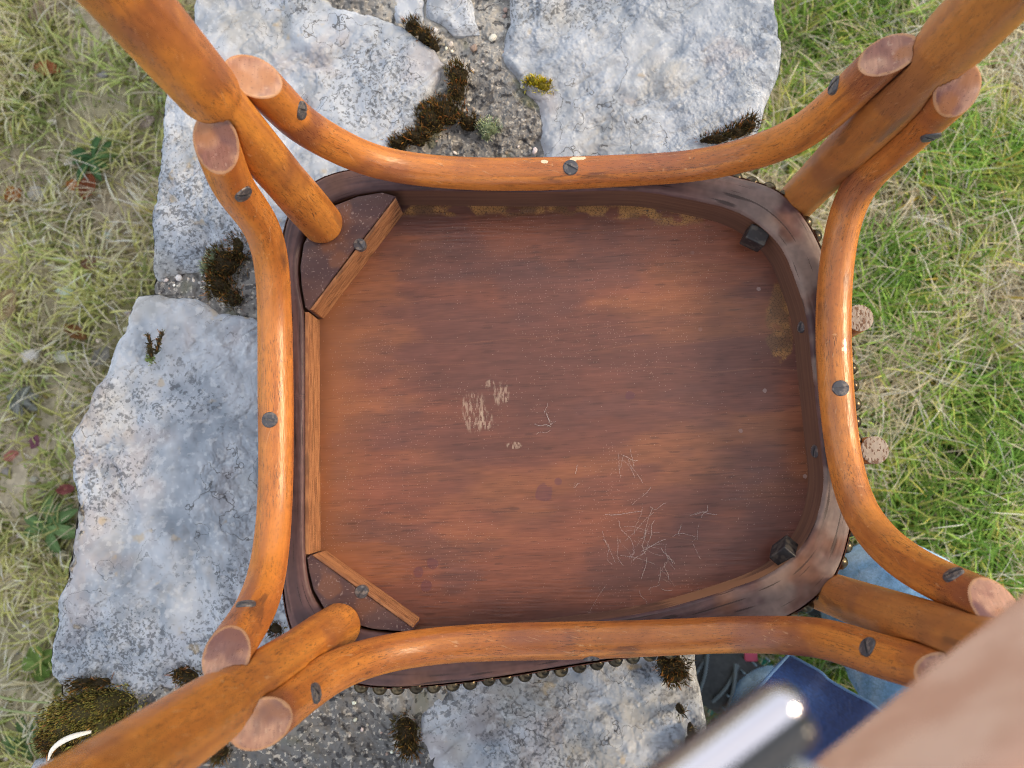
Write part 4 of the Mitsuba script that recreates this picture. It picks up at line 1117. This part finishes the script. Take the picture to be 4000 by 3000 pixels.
# ------------------------------------------------------------------ the person
def chain(spec, seg=18):
    out = []
    for a, b in spec:
        (pa, ra), (pb, rb) = a, b
        out.append(m3.Manifold.batch_hull([m3.Manifold.sphere(ra, seg).translate(list(map(float, pa))), m3.Manifold.sphere(rb, seg).translate(list(map(float, pb)))]))
    return out


def fused(parts, length, it=12):
    m = m3.Manifold.batch_boolean(parts, m3.OpType.Add).refine_to_length(length)
    t = from_manifold(m); t.merge_vertices()
    trimesh.smoothing.filter_taubin(t, lamb=.5, nu=.52, iterations=it)
    return t


wrist = pt(3625, 3500, .898); hand_c = pt(4610, 2600, .880)
arm = unit(wrist - hand_c)
knuck = hand_c + (hand_c - wrist) * .42
elbow = wrist + arm * .20 + np.array([0.02, -.06, .05])
should = np.array([.10, -.46, 1.06])
grip = leg_axis('rr', .39)
lr = unit(LEG['rr'][1] - LEG['rr'][0])
pn = unit(np.cross(arm, [0, 0, 1.0])); 
if pn[1] > 0: pn = -pn                                            # across the hand, away from the picture's upper left
sd = np.cross(arm, pn); sd = sd if sd[2] > 0 else -sd
bod = []
bod += chain([((elbow, .042), (elbow * .45 + wrist * .55, .037))])
rays = [sd * .022, sd * .0, sd * -.022]
ball = lambda c_, r_: m3.Manifold.sphere(r_, 28).translate(list(map(float, c_)))
bod.append(m3.Manifold.batch_hull([ball(elbow * .45 + wrist * .55, .037)] + [ball(wrist + o_ * .45, .0235) for o_ in rays]))
bod.append(m3.Manifold.batch_hull([ball(wrist + o_ * .45, .0235) for o_ in rays] + [ball(hand_c + o_, .0185) for o_ in rays]))
bod.append(m3.Manifold.batch_hull([ball(hand_c + o_, .0185) for o_ in rays] + [ball(knuck + o_ * 1.35, .0135) for o_ in rays]))
fw = -arm; gd = grip - knuck; gd = unit(gd - fw * (gd @ fw) - sd * (gd @ sd)) if np.linalg.norm(gd) > 1e-4 else pn
for k_, (o_, L, r) in enumerate(((1.55, .9, .0088), (.55, 1.0, .0092), (-.5, .95, .0088), (-1.5, .78, .0078))):
    a = knuck + sd * .022 * o_
    b_ = a + (fw * .80 + gd * .45) * .042 * L
    c_ = b_ + (fw * .15 + gd * 1.0) * .028 * L
    e_ = c_ + (-fw * .75 + gd * .55) * .021 * L
    bod += chain([((a - fw * .01, r * 1.25), (b_, r * 1.05)), ((b_, r * 1.05), (c_, r)), ((c_, r), (e_, r * .85))], 14)
t0_ = hand_c + sd * .026 + arm * .018; t1_ = t0_ + (fw * .65 + sd * .55 + gd * .35) * .045; t2_ = t1_ + (fw * .7 + gd * .75) * .030
bod += chain([((t0_, .016), (t1_, .0115)), ((t1_, .0115), (t2_, .0095))], 14)
# upper arm inside the sleeve, neck and head, so that the body is one figure
nk, hd = np.array([.115, -.60, 1.27]), np.array([.065, -.52, 1.41])
face = unit([-.30, .72, -.62]); crown = unit(np.array([0, 0, 1.0]) - face * face[2]); ear_ = np.cross(face, crown)
bod += chain([((elbow, .040), (should, .048)), ((should, .048), (nk, .058)), ((nk, .058), (hd - face * .02 - crown * .03, .056)), ((hd - face * .015 + crown * .02, .090), (hd + face * .01 - crown * .01, .078)),
              ((hd + face * .01 - crown * .01, .078), (hd + face * .045 - crown * .085, .034)), ((hd + face * .078 + crown * .012, .010), (hd + face * .100 - crown * .030, .014)),
              ((hd + face * .078 - crown * .062 + ear_ * .02, .008), (hd + face * .078 - crown * .062 - ear_ * .02, .008))])
for s_ in (-1, 1):
    bod += chain([((hd + ear_ * .082 * s_ + crown * .015, .012), (hd + ear_ * .084 * s_ - crown * .025, .009))])
person = obj('person', fused(bod, .004, 60), 'm_skin', smooth=True, cat='person', label='person in blue jeans and dark blue jacket, bare hand reaching to the chair leg')

for s_ in (-1, 1):
    obj('eye', put(trimesh.creation.icosphere(2, .011), np.eye(3), hd + face * .078 + ear_ * .031 * s_ + crown * .008), 'm_white', person, smooth=True)
hr = fused(chain([((hd - face * .025 + crown * .028, .092), (hd - face * .045 - crown * .03, .075)), ((hd - face * .02 + crown * .035, .090), (hd + face * .035 + crown * .055, .062))]), .010, 4)
hr.vertices[:] += hr.vertex_normals * (.010 * (meshkit.fbm(np.array(hr.vertices) * 60, 3, 3) - .5))[:, None]
obj('hair', hr, 'm_hair', person, smooth=True)
ankA, ankB = pt(3062, 2812, .11), pt(3500, 2385, .10)
kneeA, kneeB = np.array([.33, -.40, .48]), np.array([.40, -.36, .50])
hipA, hipB = np.array([.20, -.62, .86]), np.array([.38, -.60, .86])
def torso_parts():
    ch = np.array([.20, -.62, 1.02]); 
    return ch
jA = fused(chain([((ankA, .060), (kneeA, .075)), ((kneeA, .075), (hipA, .095))]) , .012, 6)
jB = fused(chain([((ankB, .084), (kneeB, .078)), ((kneeB, .078), (hipB, .095))]) + chain([((hipA, .10), (hipB, .10))]), .012, 6)
for jm, ank in ((jA, ankA), (jB, ankB)):
    q3 = jm.vertices * 1.0
    jm.vertices[:] = q3 + jm.vertex_normals * (.016 * (meshkit.fbm(q3 * [16, 16, 30], 3, 5) - .5))[:, None]
    jm.vertices[:, 2] = np.maximum(jm.vertices[:, 2], ank[2] - .03)
jk = obj('jeans_leg', jA, 'm_jeans', person, smooth=True, label='blue jeans leg with a stitched hem above the shoe')
obj('jeans_leg', jB, 'm_jeans', person, smooth=True, label='blue jeans leg farther right, under the near brace')
fdir = unit([-.86, .50, 0])
toeA = ankA * [1, 1, 0] + fdir * .115
hm = []
for s in np.linspace(0, 1, 26):                                   # stitches round the hem
    an = s * 2 * np.pi
    rr_ = .066
    hm.append((math.cos(an), math.sin(an)))
hb = []
for cx_, cy_ in hm:
    c0 = ankA + np.array([cx_ * .066, cy_ * .066, -.012])
    hb.append(put(trimesh.creation.box([.0018, .014, .0025]), np.stack([[-cy_, cx_, 0], [0, 0, 1], [cx_, cy_, 0]], 1), c0))
obj('stitching', trimesh.util.concatenate(hb), 'm_thread', jk, label='pale stitching along the hem')


def shoe(ank, fd):
    side = np.cross([0, 0, 1], fd); a = ank * [1, 1, 0]
    g0 = float(ground_z(a[0], a[1]))
    up = chain([((a - fd * .04 + [0, 0, g0 + .055], .038), (a + fd * .03 + [0, 0, g0 + .065], .040)), ((a + fd * .03 + [0, 0, g0 + .065], .040), (a + fd * .10 + [0, 0, g0 + .045], .040)), ((a + fd * .10 + [0, 0, g0 + .045], .040), (a + fd * .155 + [0, 0, g0 + .034], .030))])
    u = fused(up, .007, 8)
    sk = obj('shoe', u, 'm_shoe', person, smooth=True, label='dark grey shoe with a turquoise sole edge and grey laces' if ank is ankA else None)
    th = np.linspace(0, 2 * np.pi, 40, endpoint=False)
    L0 = np.where(np.cos(th) > 0, .105, .10); W0 = .050 + .006 * np.cos(th)
    o2 = np.array([a[:2] + fd[:2] * (.055 + np.cos(t) * l) + side[:2] * np.sin(t) * w for t, l, w in zip(th, L0 + .03, W0)])
    obj('sole', prism(o2, g0 + .003, g0 + .030, .002), 'm_mint', sk, smooth=35)
    if ank is ankA:
        for j in range(6):
            p1 = a + fd * (.040 + .017 * j) + side * .026 + [0, 0, g0 + .100 - .006 * j]
            p2 = a + fd * (.040 + .017 * j + (.016 if j % 2 else -.006)) - side * .026 + [0, 0, g0 + .100 - .006 * j]
            m, uv, _, _ = sweep(cr(np.array([p1, (p1 + p2) / 2 + [0, 0, .010], p2]), 12), .0023, 8)
            obj('lace', m, 'm_lace', sk, smooth=True)
        for s_ in (-1, 1):
            p1 = a + fd * .04 + [0, 0, g0 + .10]
            lp = cr(np.array([p1, p1 + side * .03 * s_ + [0, 0, .012], p1 + side * .055 * s_ - fd * .012, p1 + side * .045 * s_ - fd * .03 + [0, 0, -.01]]), 24)
            m, uv, _, _ = sweep(lp, .0024, 8)
            obj('lace', m, 'm_lace', sk, smooth=True)
        obj('loop_tab', put(from_manifold(rbox(.016, .012, .004, .0015)), frame_to([0, 0, 1]), a + fd * .055 - side * .042 + [0, 0, g0 + .075]), 'm_pink', sk, smooth=40, label='pink tab at the side of the laces')
    return sk


shoe(ankA, fdir)
shoe(ankB, unit([-.9, .3, 0]))

# jacket: body, collar, sleeve, and the open front panel that hangs over the stones
chest = np.array([.14, -.66, 1.12])
jk_parts = chain([((hipA * .5 + hipB * .5 + [0, -.02, .05], .145), (chest, .150)), ((chest, .150), (should + [.0, -.06, .03], .085)), ((chest, .15), (should + [.24, -.12, .03], .085)), ((should, .070), (elbow + [.01, -.05, .03], .058))])
jb = fused(jk_parts, .016, 6)
jkt = obj('jacket', jb, 'm_navy', person, smooth=True, label='dark blue jacket worn by the person bending over the wall')
pA, pB, pC = pt(3080, 2562, .50), pt(2740, 2950, .57), pt(3620, 2895, .555)
U, W_ = np.meshgrid(np.linspace(0, 1.9, 60), np.linspace(0, 2.3, 70), indexing='ij')
flap = pA + U[..., None] * (pB - pA) + W_[..., None] * (pC - pA)
wn = np.cross(pB - pA, pC - pA); wn = unit(wn) * (1 if wn[2] > 0 else -1)
q4 = flap.reshape(-1, 3)
wr = .004 * (meshkit.fbm(np.column_stack([U.ravel() * 2.5, W_.ravel() * 5, np.zeros(U.size)]), 3, 8) - .5) 
hem = .0012 * ((W_ < .28).ravel())
q4 = q4 + wn * (wr + hem)[:, None]
q4[:, 2] += .10 * np.clip(U.ravel() + W_.ravel() - 1.7, 0, 3) ** 2 * .35
nu, nv = U.shape
ii, jj = np.meshgrid(np.arange(nu - 1), np.arange(nv - 1), indexing='ij')
Q = np.stack([ii * nv + jj, (ii + 1) * nv + jj, (ii + 1) * nv + jj + 1, ii * nv + jj + 1], -1).reshape(-1, 4)
top, bot = q4 + wn * .0012, q4 - wn * .0012
NQ = len(q4)
edge_ids = np.concatenate([np.arange(nv), np.arange(1, nu) * nv + nv - 1, (nu - 1) * nv + np.arange(nv - 2, -1, -1), np.arange(nu - 2, 0, -1) * nv])
sk_ = np.column_stack([edge_ids, np.roll(edge_ids, -1), np.roll(edge_ids, -1) + NQ, edge_ids + NQ])
fl = trimesh.Trimesh(np.vstack([top, bot]), np.vstack([np.vstack([x[:, [0, 1, 2]], x[:, [0, 2, 3]]]) for x in (Q, Q[:, ::-1] + NQ, sk_)]), process=False)
fp = obj('front_panel', fl, 'm_navy', jkt, smooth=40, label='dark blue hem corner of the jacket hanging in front of the jeans')
for ids in (np.arange(nv), np.arange(nu) * nv):
    m, uv, _, _ = sweep(q4[ids] + wn * .0008, .0013, 8)
    obj('hem_seam', m, 'm_seam', jkt, smooth=True)

# wristwatch
ax = unit(hand_c - wrist)
wc = pt(2755, 2990, .902)
nw = unit(np.cross(ax, unit(CAM - wc)))
if nw[1] < 0: nw = -nw
watch = thing('wristwatch', 'shiny chrome wristwatch with a white strap, blurred at the bottom of the picture', 'watch')
Rw = np.stack([ax, np.cross(nw, ax), nw], 1)
case = m3.Manifold.batch_hull([m3.Manifold.sphere(.0043, 36).translate([a_ * .0140, b_ * .0130, 0]) for a_ in (-1, 1) for b_ in (-1, 1)])
ck = obj('case', put(from_manifold(case), Rw, wc), 'm_chrome', watch, smooth=True, label='polished chrome watch case')
gl = m3.Manifold.batch_hull([m3.Manifold.sphere(.0018, 16).translate([a_ * .0135, b_ * .0125, 0]) for a_ in (-1, 1) for b_ in (-1, 1)])
obj('glass', put(from_manifold(gl), Rw, wc + nw * .0035), 'm_glass', watch, smooth=True)
bk_ = m3.Manifold.batch_hull([m3.Manifold.sphere(.0034, 24).translate([a_ * .0136, b_ * .0138, 0]) for a_ in (-1, 1) for b_ in (-1, 1)])
obj('case_back', put(from_manifold(bk_), Rw, wc - nw * .0043), 'm_glass', watch, smooth=True, label='black back of the case')
th = np.linspace(0, 2 * np.pi, 73); rows = []
wax = wrist + ax * ((wc - wrist) @ ax)
for w_ in np.linspace(-.0155, .0155, 7):
    rows.append(wax + ax * w_ + np.outer(np.cos(th) * .0335, nw) + np.outer(np.sin(th) * .036, np.cross(nw, ax)))
rows = np.array(rows)
thin = np.array([wax + ax * w_ + np.outer(np.cos(th) * .0300, nw) + np.outer(np.sin(th) * .0325, np.cross(nw, ax)) for w_ in np.linspace(-.0155, .0155, 7)])
VV = np.vstack([rows.reshape(-1, 3), thin[::-1].reshape(-1, 3)]); kk = 73; R14 = 14; Fq = []
for r_ in range(R14):
    for j in range(72): Fq.append([r_ * kk + j, ((r_ + 1) % R14) * kk + j, ((r_ + 1) % R14) * kk + j + 1, r_ * kk + j + 1])
obj('strap', trimesh.Trimesh(VV, np.vstack([np.array(Fq)[:, [0, 1, 2]], np.array(Fq)[:, [0, 2, 3]]]), process=False), 'm_white', watch, smooth=50, label='smooth white strap')
